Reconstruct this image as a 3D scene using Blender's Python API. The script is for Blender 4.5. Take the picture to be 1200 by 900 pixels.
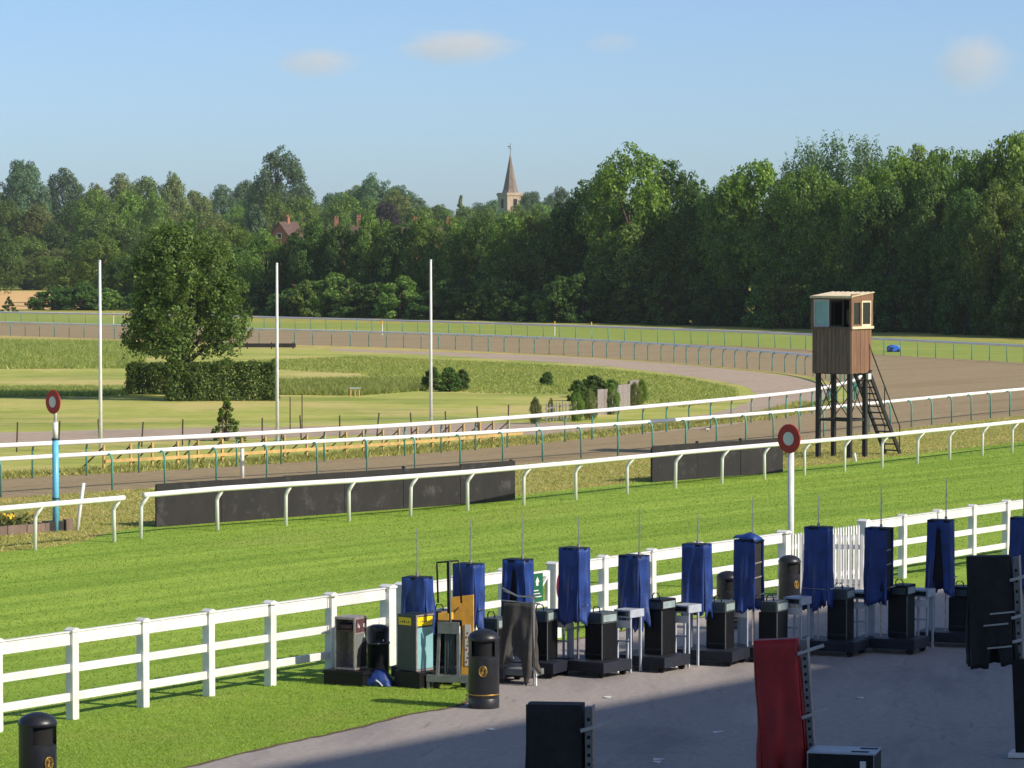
import bpy, math, random
import numpy as np
from mathutils import Vector, Matrix
R = math.radians
random.seed(7)
for o in list(bpy.data.objects): bpy.data.objects.remove(o)
SC = bpy.context.scene
COL = SC.collection

# ------------------------------------------------------------------ camera
F, CH, HZ = 4000.0, 7.4, 292.0          # focal length in pixels of a 1200 px wide frame, eye height, horizon row
PITCH = math.atan((450 - HZ) / F)
cam = bpy.data.cameras.new('camera'); cam_o = bpy.data.objects.new('camera', cam); COL.objects.link(cam_o)
cam.sensor_width = 36; cam.lens = 36 * F / 1200; cam.clip_start = .5; cam.clip_end = 20000
cam_o.location = (0, 0, CH); cam_o.rotation_euler = (math.pi / 2 - PITCH, 0, 0)
SC.camera = cam_o
SC.cycles.volume_bounces = 4; SC.cycles.max_bounces = 8; SC.cycles.transparent_max_bounces = 16
SC.render.resolution_x = 1024; SC.render.resolution_y = 768

# ------------------------------------------------------------------ sky, sun, exposure
SUN_AZ = Vector((.89, -.456)).normalized(); SUN_EL = R(33)
w = bpy.data.worlds.new('World'); SC.world = w; w.use_nodes = True
nt = w.node_tree; nt.nodes.clear()
sky = nt.nodes.new('ShaderNodeTexSky'); sky.sky_type = 'NISHITA'; sky.sun_disc = False
sky.sun_elevation = SUN_EL; sky.sun_rotation = math.atan2(SUN_AZ.x, SUN_AZ.y)
sky.altitude = 0; sky.air_density = .6; sky.dust_density = .75; sky.ozone_density = 4.2
bg = nt.nodes.new('ShaderNodeBackground'); bg.inputs[1].default_value = .145
wo = nt.nodes.new('ShaderNodeOutputWorld')
nt.links.new(sky.outputs[0], bg.inputs[0]); nt.links.new(bg.outputs[0], wo.inputs[0])
sl = bpy.data.lights.new('sun', 'SUN'); sl.energy = 5.0; sl.angle = R(.8); sl.color = (1, .90, .76)
so = bpy.data.objects.new('sun', sl); COL.objects.link(so)
sdir = Vector((SUN_AZ.x * math.cos(SUN_EL), SUN_AZ.y * math.cos(SUN_EL), math.sin(SUN_EL)))
so.rotation_euler = sdir.to_track_quat('Z', 'Y').to_euler(); so.location = (30, -20, 60)
vs = SC.view_settings; vs.view_transform = 'Standard'; vs.look = 'None'; vs.exposure = 0.08; vs.gamma = 1.0
vs.use_curve_mapping = False

# ------------------------------------------------------------------ helpers: places
def ray(px, py):
    d = Vector(((px - 600) / F, 1, (450 - py) / F))
    c, s = math.cos(PITCH), math.sin(PITCH)
    return Vector((d.x, d.y * c + d.z * s, -d.y * s + d.z * c))
def G(px, py, z=0.):
    d = ray(px, py); t = (z - CH) / d.z
    return Vector((d.x * t, d.y * t, z))
def P(px, py, Y):
    d = ray(px, py); t = Y / d.y
    return Vector((d.x * t, Y, CH + d.z * t))
def spline(pts, step):
    pts = [Vector(p) for p in pts]
    e = [pts[0] * 2 - pts[1]] + pts + [pts[-1] * 2 - pts[-2]]
    out = []
    for i in range(1, len(e) - 2):
        a, b, c, d = e[i - 1:i + 3]
        for k in range(40):
            t = k / 40
            out.append(.5 * ((2 * b) + (c - a) * t + (2 * a - 5 * b + 4 * c - d) * t * t + (3 * b - a - 3 * c + d) * t ** 3))
    out.append(pts[-1])
    res, acc = [out[0]], 0
    for a, b in zip(out, out[1:]):
        L = (b - a).length
        while acc + L >= step:
            t = (step - acc) / L; a = a.lerp(b, t); res.append(a.copy()); L = (b - a).length; acc = 0
        acc += L
    return res
def offset(path, d):
    r = []
    for i, p in enumerate(path):
        t = (path[min(i + 1, len(path) - 1)] - path[max(i - 1, 0)]); t.z = 0; t.normalize()
        r.append(p + Vector((t.y, -t.x, 0)) * d)      # to the right of travel
    return r
def srgb(r, g, b):
    f = lambda c: (c / 255 / 12.92) if c / 255 <= .04045 else ((c / 255 + .055) / 1.055) ** 2.4
    return (f(r), f(g), f(b))

# ------------------------------------------------------------------ helpers: materials
def new_mat(name):
    m = bpy.data.materials.new(name); m.use_nodes = True
    n = m.node_tree; b = n.nodes['Principled BSDF']
    return m, n, b
def N(n, t, **kw):
    x = n.nodes.new(t)
    for k, v in kw.items():
        if k == 'inp':
            for a, c in v.items(): x.inputs[a].default_value = c
        else: setattr(x, k, v)
    return x
def ramp(n, stops):
    r = n.nodes.new('ShaderNodeValToRGB'); el = r.color_ramp.elements
    while len(el) < len(stops): el.new(.5)
    for e, (p, c) in zip(el, stops): e.position = p; e.color = (*c, 1) if len(c) == 3 else c
    return r
def mat(name, col, rough=.6, var=.12, scale=6., bump=0., bscale=40., metal=0., spec=.5, stretch=None, rnd=0., coat=0.):
    m, n, b = new_mat(name); L = n.links
    tc = N(n, 'ShaderNodeTexCoord'); src = tc.outputs['Object']
    if stretch:
        mp = N(n, 'ShaderNodeMapping'); mp.inputs['Scale'].default_value = stretch; L.new(src, mp.inputs[0]); src = mp.outputs[0]
    no = N(n, 'ShaderNodeTexNoise', inp={'Scale': scale, 'Detail': 5., 'Roughness': .6}); L.new(src, no.inputs['Vector'])
    lo = tuple(max(0, c * (1 - var * 1.6)) for c in col); hi = tuple(min(1, c * (1 + var * 1.2)) for c in col)
    r = ramp(n, [(.3, lo), (.7, hi)]); L.new(no.outputs[0], r.inputs[0]); out = r.outputs[0]
    if rnd:
        oi = N(n, 'ShaderNodeObjectInfo'); hs = N(n, 'ShaderNodeHueSaturation')
        mr = N(n, 'ShaderNodeMapRange', inp={3: 1 - rnd, 4: 1 + rnd}); L.new(oi.outputs['Random'], mr.inputs[0])
        L.new(mr.outputs[0], hs.inputs['Value']); L.new(out, hs.inputs['Color']); out = hs.outputs[0]
    L.new(out, b.inputs['Base Color'])
    b.inputs['Roughness'].default_value = rough; b.inputs['Metallic'].default_value = metal
    b.inputs['Specular IOR Level'].default_value = spec; b.inputs['Coat Weight'].default_value = coat
    if bump:
        n2 = N(n, 'ShaderNodeTexNoise', inp={'Scale': bscale, 'Detail': 6.}); L.new(src, n2.inputs['Vector'])
        bp = N(n, 'ShaderNodeBump', inp={'Strength': bump, 'Distance': .02}); L.new(n2.outputs[0], bp.inputs['Height'])
        L.new(bp.outputs[0], b.inputs['Normal'])
    return m
def ground_mat(name, layers, rough=.9, bump=.6, bscale=14., rot=0., spec=.2, gain=1.2):
    """layers: base colour ramp on fine noise, then (colour, scale, lo, hi, stretch, strength) patches mixed over"""
    m, n, b = new_mat(name); L = n.links
    tc = N(n, 'ShaderNodeTexCoord')
    rt = N(n, 'ShaderNodeMapping'); rt.inputs['Rotation'].default_value = (0, 0, rot); L.new(tc.outputs['Object'], rt.inputs[0])
    kk = lambda c: tuple(min(.8, v * gain) for v in c)
    (c0, c1, sc) = layers[0]; c0, c1 = kk(c0), kk(c1)
    layers = [layers[0]] + [(kk(l[0]), *l[1:]) for l in layers[1:]]
    no = N(n, 'ShaderNodeTexNoise', inp={'Scale': sc, 'Detail': 8., 'Roughness': .7}); L.new(rt.outputs[0], no.inputs['Vector'])
    r = ramp(n, [(.32, c0), (.68, c1)]); L.new(no.outputs[0], r.inputs[0]); out = r.outputs[0]
    for i, (c, s, lo, hi, st, k) in enumerate(layers[1:]):
        mp = N(n, 'ShaderNodeMapping'); mp.inputs['Scale'].default_value = st; mp.inputs['Location'].default_value = (i * 7.3, i * 3.1, 0)
        L.new(rt.outputs[0], mp.inputs[0])
        x = N(n, 'ShaderNodeTexNoise', inp={'Scale': s, 'Detail': 6., 'Roughness': .62}); L.new(mp.outputs[0], x.inputs['Vector'])
        mr = N(n, 'ShaderNodeMapRange', inp={1: lo, 2: hi, 3: 0., 4: k}); L.new(x.outputs[0], mr.inputs[0])
        mx = N(n, 'ShaderNodeMix', data_type='RGBA'); L.new(mr.outputs[0], mx.inputs[0]); L.new(out, mx.inputs[6]); mx.inputs[7].default_value = (*c, 1)
        out = mx.outputs[2]
    L.new(out, b.inputs['Base Color']); b.inputs['Roughness'].default_value = rough; b.inputs['Specular IOR Level'].default_value = spec
    n2 = N(n, 'ShaderNodeTexNoise', inp={'Scale': bscale, 'Detail': 8., 'Roughness': .75}); L.new(rt.outputs[0], n2.inputs['Vector'])
    bp = N(n, 'ShaderNodeBump', inp={'Strength': bump, 'Distance': .06}); L.new(n2.outputs[0], bp.inputs['Height']); L.new(bp.outputs[0], b.inputs['Normal'])
    return m
def leaf_mat(name, col, tr=.42, spread=.42, tint=None):
    m = bpy.data.materials.new(name); m.use_nodes = True; n = m.node_tree; n.nodes.clear(); L = n.links
    ge = N(n, 'ShaderNodeNewGeometry'); oi = N(n, 'ShaderNodeObjectInfo')
    col = tuple(c * 1.3 for c in col); tint = tuple(c * 1.3 for c in tint) if tint else col
    lo = tuple(c * (1 - spread) for c in col); hi = tuple(c * (1 + spread) for c in tint)
    r = ramp(n, [(0., lo), (.55, col), (1., hi)]); L.new(ge.outputs['Random Per Island'], r.inputs[0])
    hs = N(n, 'ShaderNodeHueSaturation'); L.new(r.outputs[0], hs.inputs['Color'])
    mr = N(n, 'ShaderNodeMapRange', inp={3: .8, 4: 1.22}); L.new(oi.outputs['Random'], mr.inputs[0]); L.new(mr.outputs[0], hs.inputs['Value'])
    mr2 = N(n, 'ShaderNodeMapRange', inp={3: .488, 4: .512}); L.new(oi.outputs['Random'], mr2.inputs[0]); L.new(mr2.outputs[0], hs.inputs['Hue'])
    d = N(n, 'ShaderNodeBsdfPrincipled', inp={'Roughness': .55, 'Specular IOR Level': .3}); t = N(n, 'ShaderNodeBsdfTranslucent')
    L.new(hs.outputs[0], d.inputs['Base Color'])
    br = N(n, 'ShaderNodeMix', data_type='RGBA', blend_type='MULTIPLY', inp={0: 1.}); L.new(hs.outputs[0], br.inputs[6]); br.inputs[7].default_value = (1.25, 1.35, .5, 1)
    L.new(br.outputs[2], t.inputs[0])
    mx = N(n, 'ShaderNodeMixShader', inp={0: tr}); L.new(d.outputs[0], mx.inputs[1]); L.new(t.outputs[0], mx.inputs[2])
    o = N(n, 'ShaderNodeOutputMaterial'); L.new(mx.outputs[0], o.inputs[0])
    return m

TRK = math.atan2(.8, .6)   # direction of the straight
M = {}
M['ground'] = ground_mat('rough_grass', [(srgb(128, 132, 58), srgb(170, 166, 84), 1.2), (srgb(192, 164, 106), .35, .5, .66, (1, 1, 1), .75), (srgb(112, 132, 48), .6, .5, .7, (1, 1, 1), .6)], rot=-TRK)
M['turf'] = ground_mat('mown_turf', [(srgb(108, 138, 42), srgb(130, 158, 54), 3.), (srgb(152, 176, 68), .45, .42, .62, (.10, 1.9, 1), .8), (srgb(148, 152, 74), .16, .55, .72, (.5, 1, 1), .45), (srgb(108, 134, 38), .9, .52, .72, (.1, 1, 1), .5), (srgb(168, 176, 88), 9., .6, .75, (.5, 1, 1), .5)], rot=-TRK, bump=.35, bscale=18.)
M['lawn'] = ground_mat('lawn_grass', [(srgb(122, 152, 52), srgb(146, 172, 64), 4.), (srgb(154, 158, 76), .7, .5, .68, (.4, 1, 1), .55), (srgb(112, 140, 44), .8, .5, .7, (1, 1, 1), .5)], rot=-TRK, bump=.8, bscale=22.)
M['infield'] = ground_mat('infield_grass', [(srgb(150, 156, 72), srgb(174, 174, 92), .8), (srgb(190, 174, 112), .12, .46, .62, (1, .5, 1), .8), (srgb(108, 130, 48), .09, .5, .65, (.6, 1.6, 1), .7), (srgb(98, 120, 42), .8, .56, .7, (1, 1, 1), .5)], bscale=5.)
M['outer_turf'] = ground_mat('outer_turf_grass', [(srgb(122, 138, 60), srgb(142, 154, 74), .8), (srgb(162, 160, 86), .1, .5, .65, (.3, 1, 1), .5)], bscale=5.)
M['straw'] = ground_mat('dry_verge', [(srgb(160, 148, 82), srgb(190, 170, 108), 1.), (srgb(138, 142, 66), .4, .5, .66, (1, 1, 1), .7)], bscale=6.)
M['poly'] = ground_mat('track_sand', [(srgb(140, 124, 94), srgb(157, 140, 108), 2.), (srgb(126, 110, 78), .3, .5, .68, (.15, 2, 1), .6), (srgb(104, 90, 74), 3., .62, .74, (1, 1, 1), .6)], rot=-TRK, bscale=9., bump=.9)
M['path'] = ground_mat('pinkish_gravel', [(srgb(156, 140, 122), srgb(176, 158, 138), 2.), (srgb(140, 128, 108), .2, .5, .7, (1, 1, 1), .5)], bscale=8.)
M['asphalt'] = ground_mat('old_asphalt', [(srgb(116, 110, 106), srgb(134, 127, 122), 9.), (srgb(98, 94, 94), .35, .5, .66, (.4, 1.3, 1), .7), (srgb(148, 140, 132), .7, .56, .72, (.3, 1.5, 1), .5), (srgb(84, 80, 80), 2.2, .62, .70, (.25, 2, 1), .5)], rot=-TRK - .5, bump=.35, bscale=60., rough=.8, spec=.35, gain=1.75)
def add_cracks(m, sc, wd, dark):
    n = m.node_tree; L = n.links; b = n.nodes['Principled BSDF']; src = b.inputs['Base Color'].links[0].from_socket
    tc = N(n, 'ShaderNodeTexCoord'); no = N(n, 'ShaderNodeTexNoise', inp={'Scale': 1.1, 'Detail': 6.}); L.new(tc.outputs['Object'], no.inputs['Vector'])
    va = N(n, 'ShaderNodeVectorMath', operation='MULTIPLY_ADD'); va.inputs[1].default_value = (1.4, 1.4, 0); L.new(no.outputs['Color'], va.inputs[0]); L.new(tc.outputs['Object'], va.inputs[2])
    vo = N(n, 'ShaderNodeTexVoronoi', feature='DISTANCE_TO_EDGE', inp={'Scale': sc}); L.new(va.outputs[0], vo.inputs['Vector'])
    mr = N(n, 'ShaderNodeMapRange', inp={1: 0., 2: wd, 3: dark, 4: 0.}); L.new(vo.outputs['Distance'], mr.inputs[0])
    mx = N(n, 'ShaderNodeMix', data_type='RGBA'); L.new(mr.outputs[0], mx.inputs[0]); L.new(src, mx.inputs[6]); mx.inputs[7].default_value = (.05, .047, .045, 1)
    sp = N(n, 'ShaderNodeTexNoise', inp={'Scale': 26., 'Detail': 3.}); L.new(tc.outputs['Object'], sp.inputs['Vector'])
    ms = N(n, 'ShaderNodeMapRange', inp={1: .62, 2: .74, 3: 0., 4: .45}); L.new(sp.outputs[0], ms.inputs[0])
    m2 = N(n, 'ShaderNodeMix', data_type='RGBA'); L.new(ms.outputs[0], m2.inputs[0]); L.new(mx.outputs[2], m2.inputs[6]); m2.inputs[7].default_value = (.36, .33, .30, 1)
    L.new(m2.outputs[2], b.inputs['Base Color'])
add_cracks(M['asphalt'], .13, .007, .14)
M['wheat'] = ground_mat('ripe_wheat', [(srgb(206, 162, 106), srgb(222, 180, 124), .3), (srgb(196, 158, 104), .05, .5, .6, (1, 1, 1), .6)])
M['hill'] = ground_mat('hill_grass', [(srgb(84, 110, 52), srgb(110, 130, 66), .05)])
M['soil'] = mat('soil', srgb(96, 76, 58), .95, .3, 8, .8, 12)
M['white'] = mat('white_paint', (.76, .76, .73), .45, .10, 2.2, .08, 20, rnd=.05)
def add_stain(m, col, sc, lo, hi, k):
    n = m.node_tree; L = n.links; b = n.nodes['Principled BSDF']; src = b.inputs['Base Color'].links[0].from_socket
    tc = N(n, 'ShaderNodeTexCoord'); oi = N(n, 'ShaderNodeObjectInfo'); va = N(n, 'ShaderNodeVectorMath', operation='MULTIPLY_ADD'); va.inputs[1].default_value = (40, 40, 40)
    cb = N(n, 'ShaderNodeCombineXYZ'); L.new(oi.outputs['Random'], cb.inputs[0]); L.new(cb.outputs[0], va.inputs[0]); L.new(tc.outputs['Object'], va.inputs[2])
    no = N(n, 'ShaderNodeTexNoise', inp={'Scale': sc, 'Detail': 7., 'Roughness': .7}); L.new(va.outputs[0], no.inputs['Vector'])
    mr = N(n, 'ShaderNodeMapRange', inp={1: lo, 2: hi, 3: 0., 4: k}); L.new(no.outputs[0], mr.inputs[0])
    mx = N(n, 'ShaderNodeMix', data_type='RGBA'); L.new(mr.outputs[0], mx.inputs[0]); L.new(src, mx.inputs[6]); mx.inputs[7].default_value = (*col, 1); L.new(mx.outputs[2], b.inputs['Base Color'])
add_stain(M['white'], (.40, .41, .34), 2.6, .54, .74, .35)
M['rail'] = mat('white_plastic', (.85, .83, .80), .35, .05, 1.5)
M['green'] = mat('green_steel', srgb(88, 152, 140), .45, .12, 5, rnd=.1)
M['blue_post'] = mat('pale_blue_paint', srgb(108, 190, 222), .4, .08, 4)
M['red'] = mat('red_disc', srgb(178, 36, 30), .5, .10, 6)
M['board'] = mat('black_board', srgb(34, 30, 30), .75, .22, 2.2, .25, 14, rnd=.12, stretch=(1, 1, .5))
add_stain(M['board'], (.10, .095, .09), 1.6, .55, .72, .6); add_stain(M['rail'], (.5, .5, .42), 2.0, .55, .75, .4)
M['steel'] = mat('galvanised_steel', (.45, .46, .47), .38, .12, 10, metal=.8)
M['grey_steel'] = mat('grey_painted_steel', srgb(112, 116, 114), .5, .18, 6, .1, 30)
M['pale_teal'] = mat('pale_grey_panel', srgb(150, 166, 166), .3, .15, 8)
M['printer'] = mat('dark_printer_grey', srgb(70, 77, 76), .45, .2, 8, .1, 30)
M['pale_steel'] = mat('pale_blue_grey_paint', srgb(172, 180, 190), .45, .1, 6)
M['black'] = mat('black_plastic', (.006, .006, .007), .5, .25, 9, .08, 40, spec=.3)
M['black_cloth'] = mat('black_cloth', (.0125, .012, .013), .8, .3, 6, .4, 30)
M['navy'] = mat('navy_steel', srgb(27, 31, 44), .55, .2, 8, .3, 60)
M['blue'] = mat('blue_tarpaulin', (.013, .044, .20), .5, .22, 5, .35, 9, rnd=.12)
M['blue_dark'] = mat('blue_tarpaulin_inside', srgb(18, 30, 74), .6, .25, 5, .35, 9)
M['redcloth'] = mat('red_tarpaulin', srgb(160, 26, 28), .55, .2, 4, .4, 8)
M['greycloth'] = mat('charcoal_tarpaulin', srgb(70, 66, 62), .8, .2, 5, .5, 12)
M['bin'] = mat('charcoal_bin', (.018, .019, .022), .38, .2, 8, .12, 50)
M['gold'] = mat('gold_trim', srgb(186, 150, 70), .4, .15, 20, metal=.6)
M['void'] = mat('dark_recess', (.006, .006, .006), .9)
M['wood_red'] = mat('red_cedar', srgb(124, 90, 68), .75, .22, 3, .4, 12, stretch=(6, 6, .5), rnd=.14)  # reddish brown cedar, for every tower wall but the left-hand one
M['wood_grey'] = mat('weathered_cedar', srgb(118, 100, 88), .8, .22, 3, .4, 12, stretch=(6, 6, .5), rnd=.14)
M['wood_black'] = mat('tarred_timber', (.016, .014, .013), .6, .3, 5, .3, 20)
M['wood_cream'] = mat('cream_timber', srgb(214, 200, 168), .6, .1, 5)
M['wood_yellow'] = mat('new_yellow_timber', srgb(196, 162, 100), .7, .15, 5, .2, 10, rnd=.08)
M['stake'] = mat('old_stake', srgb(74, 60, 48), .85, .2, 6)
M['yellow'] = mat('yellow_label', srgb(238, 206, 20), .5, .05, 6)
M['orange'] = mat('orange_plywood', srgb(232, 172, 66), .6, .16, 4, .15, 12)
M['teal_glass'] = mat('pale_teal_panel', srgb(134, 180, 186), .2, .08, 3)
M['teal_dark'] = mat('dark_teal_steel', srgb(46, 62, 66), .45, .15, 5)
M['print'] = mat('maroon_print', srgb(84, 56, 58), .6, .3, 14)
M['alu'] = mat('scuffed_aluminium', srgb(176, 164, 160), .45, .2, 14, metal=.5)
M['sign_green'] = mat('green_sign', srgb(22, 98, 66), .5, .05, 5)
M['stone'] = mat('church_stone', srgb(172, 152, 130), .9, .15, .6, .2, 3)
M['shingle'] = mat('spire_shingle', srgb(128, 112, 100), .85, .18, .8, .2, 4)
M['brick'] = mat('brick_wall', srgb(150, 98, 78), .85, .15, 1.5, .2, 6, rnd=.1)
M['roof'] = mat('old_tiles', srgb(92, 70, 62), .85, .2, 1.2, .3, 5, rnd=.15)
M['roof_orange'] = mat('orange_tiles', srgb(164, 110, 80), .85, .15, 1.2, .3, 5)
M['bark'] = mat('bark', srgb(84, 70, 56), .9, .3, 4, .8, 10, stretch=(3, 3, .6))
M['bluekit'] = mat('bright_blue_cover', srgb(24, 92, 190), .45, .15, 4)
M['concrete'] = mat('concrete', (.36, .35, .33), .85, .12, 2)
M['paper'] = mat('paper', (.7, .7, .68), .8, .05, 8)
M['flower'] = mat('yellow_flowers', srgb(220, 180, 40), .7, .3, 20)
def glass_mat(name, col, rough=.06):
    m, n, b = new_mat(name)
    b.inputs['Base Color'].default_value = (*col, 1); b.inputs['Roughness'].default_value = rough
    b.inputs['Transmission Weight'].default_value = .75; b.inputs['IOR'].default_value = 1.25
    return m
M['glass'] = glass_mat('window_glass', (.55, .6, .62))
M['dark_glass'] = mat('dark_window', (.02, .022, .026), .12, .1, 3)
LM = {
 'dark': leaf_mat('leaf_dark', (.060, .112, .028), tint=(.095, .158, .034)),
 'mid': leaf_mat('leaf_mid', (.104, .172, .038), tint=(.16, .23, .048)),
 'bright': leaf_mat('leaf_bright', (.118, .192, .034), tint=(.180, .250, .045)),
 'olive': leaf_mat('leaf_olive', (.145, .176, .058), tint=(.20, .22, .075)),
 'blue': leaf_mat('leaf_blue_green', (.085, .146, .074), tint=(.118, .18, .09)),
 'purple': leaf_mat('leaf_copper', (.030, .022, .026), tr=.2),
 'hedge': leaf_mat('leaf_hedge', (.070, .112, .027), tint=(.125, .17, .04)),
 'grass': leaf_mat('blade_green', (.134, .205, .030), tr=.38, spread=.3, tint=(.185, .255, .045)),
 'lawnblade': leaf_mat('blade_lawn', (.175, .255, .040), tr=.4, spread=.3, tint=(.24, .31, .06)),
 'long': leaf_mat('blade_long', (.27, .275, .08), tr=.3, tint=(.33, .29, .12)),
 'reed': leaf_mat('blade_bank', (.205, .25, .07), tr=.45, tint=(.31, .31, .12)),
 'dry': leaf_mat('blade_dry', (.37, .30, .15), tr=.35, spread=.3),
}

# ------------------------------------------------------------------ helpers: meshes and objects
def tag(o, label=None, cat=None, group=None, kind=None):
    for k, v in (('label', label), ('category', cat), ('group', group), ('kind', kind)):
        if v: o[k] = v
    return o
def link(name, data, m=None, parent=None):
    o = bpy.data.objects.new(name, data); COL.objects.link(o)
    if m is not None and data is not None and len(data.materials) == 0: data.materials.append(m)
    if parent is not None: o.parent = parent
    return o
def thing(name, label, cat, loc=(0, 0, 0), rz=0., group=None):
    o = bpy.data.objects.new(name, None); COL.objects.link(o); o.empty_display_size = .2
    o.location = loc; o.rotation_euler = (0, 0, rz)
    return tag(o, label, cat, group)
class MB:
    def __init__(s): s.v = []; s.f = []
    def add(s, vs, fs):
        k = len(s.v); s.v += [tuple(v) for v in vs]; s.f += [tuple(i + k for i in f) for f in fs]; return s
    def box(s, x0, x1, y0, y1, z0, z1):
        return s.add([(x0, y0, z0), (x1, y0, z0), (x1, y1, z0), (x0, y1, z0), (x0, y0, z1), (x1, y0, z1), (x1, y1, z1), (x0, y1, z1)],
                     [(0, 3, 2, 1), (4, 5, 6, 7), (0, 1, 5, 4), (1, 2, 6, 5), (2, 3, 7, 6), (3, 0, 4, 7)])
    def bar(s, p0, p1, w, h, up=(0, 0, 1)):
        p0, p1 = Vector(p0), Vector(p1); d = (p1 - p0).normalized(); up = Vector(up)
        if abs(d.dot(up)) > .98: up = Vector((0, 1, 0))
        a = d.cross(up).normalized() * w / 2; b = a.cross(d).normalized() * h / 2
        c = [p + x for p in (p0, p1) for x in (-a - b, a - b, a + b, -a + b)]
        return s.add(c, [(0, 1, 2, 3), (7, 6, 5, 4), (0, 4, 5, 1), (1, 5, 6, 2), (2, 6, 7, 3), (3, 7, 4, 0)])
    def tube(s, path, r, n=8, sq=1.):
        path = [Vector(p) for p in path]; k = len(s.v); rr = r if isinstance(r, (list, tuple)) else [r] * len(path)
        ref = Vector((0, 0, 1)); d0 = (path[1] - path[0]).normalized()
        if abs(d0.z) > .9: ref = Vector((1, 0, 0))
        for i, p in enumerate(path):
            t = (path[min(i + 1, len(path) - 1)] - path[max(i - 1, 0)]).normalized()
            a = t.cross(ref)
            a = a.normalized() if a.length > 1e-4 else Vector((0, 1, 0)); b = a.cross(t).normalized()
            for j in range(n):
                q = 2 * math.pi * (j + .5) / n
                s.v.append(tuple(p + (a * math.cos(q) + b * math.sin(q) * sq) * rr[i]))
        for i in range(len(path) - 1):
            for j in range(n):
                s.f.append((k + i * n + j, k + i * n + (j + 1) % n, k + (i + 1) * n + (j + 1) % n, k + (i + 1) * n + j))
        s.f.append(tuple(k + j for j in range(n))[::-1]); s.f.append(tuple(k + (len(path) - 1) * n + j for j in range(n)))
        return s
    def lathe(s, prof, n=24, c=(0, 0), a0=0., a1=2 * math.pi):
        k = len(s.v); full = abs(a1 - a0 - 2 * math.pi) < 1e-6; m = n if full else n + 1
        for r, z in prof:
            for j in range(m):
                q = a0 + (a1 - a0) * j / n
                s.v.append((c[0] + r * math.cos(q), c[1] + r * math.sin(q), z))
        for i in range(len(prof) - 1):
            for j in range(n):
                j2 = (j + 1) % m
                s.f.append((k + i * m + j, k + i * m + j2, k + (i + 1) * m + j2, k + (i + 1) * m + j))
        return s
    def prism(s, poly, ax, d0, d1):
        """poly in a plane, extruded along axis ax from d0 to d1"""
        def put(a, b, d): return {'x': (d, a, b), 'y': (a, d, b), 'z': (a, b, d)}[ax]
        n = len(poly)
        return s.add([put(a, b, d0) for a, b in poly] + [put(a, b, d1) for a, b in poly],
                     [tuple(range(n)), tuple(range(2 * n - 1, n - 1, -1))] + [(i, (i + 1) % n, n + (i + 1) % n, n + i) for i in range(n)])
    def mesh(s, name):
        me = bpy.data.meshes.new(name); me.from_pydata(s.v, [], s.f); me.update(); return me
    def build(s, name, m, parent=None, smooth=False, bevel=0., recalc=True):
        me = s.mesh(name)
        if recalc:
            import bmesh
            bm = bmesh.new(); bm.from_mesh(me); bmesh.ops.recalc_face_normals(bm, faces=bm.faces); bm.to_mesh(me); bm.free()
        if smooth: me.polygons.foreach_set('use_smooth', [True] * len(me.polygons))
        o = link(name, me, m, parent)
        if bevel:
            b = o.modifiers.new('bevel', 'BEVEL'); b.width = bevel; b.segments = 2; b.limit_method = 'ANGLE'
        return o
def box(name, m, parent, x0, x1, y0, y1, z0, z1, bevel=0.): return MB().box(x0, x1, y0, y1, z0, z1).build(name, m, parent, bevel=bevel, recalc=False)
def sheet(name, pts, z, m):
    me = bpy.data.meshes.new(name)
    from mathutils.geometry import tessellate_polygon
    v = [Vector((p[0], p[1], z)) for p in pts]
    t = tessellate_polygon([v])
    me.from_pydata(v, [], [tuple(f) for f in t]); me.update()
    import bmesh
    bm = bmesh.new(); bm.from_mesh(me)
    for f in bm.faces:
        f.normal_update()
        if f.normal.z < 0: f.normal_flip()
    bm.to_mesh(me); bm.free()
    return tag(link(name, me, m), kind='structure')
def np_mesh(name, verts, quads):
    me = bpy.data.meshes.new(name); nv, nf, k = len(verts), len(quads), quads.shape[1]
    me.vertices.add(nv); me.vertices.foreach_set('co', verts.astype(np.float32).ravel())
    me.loops.add(nf * k); me.loops.foreach_set('vertex_index', quads.astype(np.int32).ravel())
    me.polygons.add(nf); me.polygons.foreach_set('loop_start', np.arange(0, nf * k, k, dtype=np.int32))
    me.update(calc_edges=True); me.validate(); return me

# ------------------------------------------------------------------ curves of the course, on the ground
near_px = [(-250, 674), (-55, 655), (41, 645), (134, 635.5), (165, 631), (255, 622), (335, 616), (409, 611), (481, 605), (548, 599), (613.7, 592), (674.8, 585.8),
           (735, 579), (791.5, 572.6), (846, 567), (896, 562), (942.7, 557.5), (989.6, 552.6), (1033.7, 548.5), (1075, 543.5), (1113, 539), (1151, 534.5), (1186, 530), (1220, 526), (1400, 505)]
NEAR = [G(*p) for p in near_px]
PN = spline([G(*p) for p in [(-220, 596), (0, 583), (300, 563), (600, 543.8), (900, 518.8), (1200, 486), (1500, 456)]], 2.15)
PI = spline([G(*p) for p in [(-160, 571.5), (0, 562.8), (300, 546), (600, 524), (900, 493), (980, 478), (1003, 467), (1000, 456), (978, 447), (948, 440), (900, 434.5), (760, 422.5), (600, 413), (450, 407), (300, 402.5), (0, 393), (-160, 388.5)]], 2.1)
PO = spline([G(*p) for p in [(1420, 442), (1200, 425.6), (1025, 415.5), (900, 407.4), (600, 395.3), (300, 385.6), (0, 379), (-160, 376)]], 2.3)
fence_a, fence_b = Vector((-6.92, 53.5, 0)), Vector((11.74, 80.9, 0)); fdir = (fence_b - fence_a).normalized(); fnor = Vector((fdir.y, -fdir.x, 0))

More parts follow.
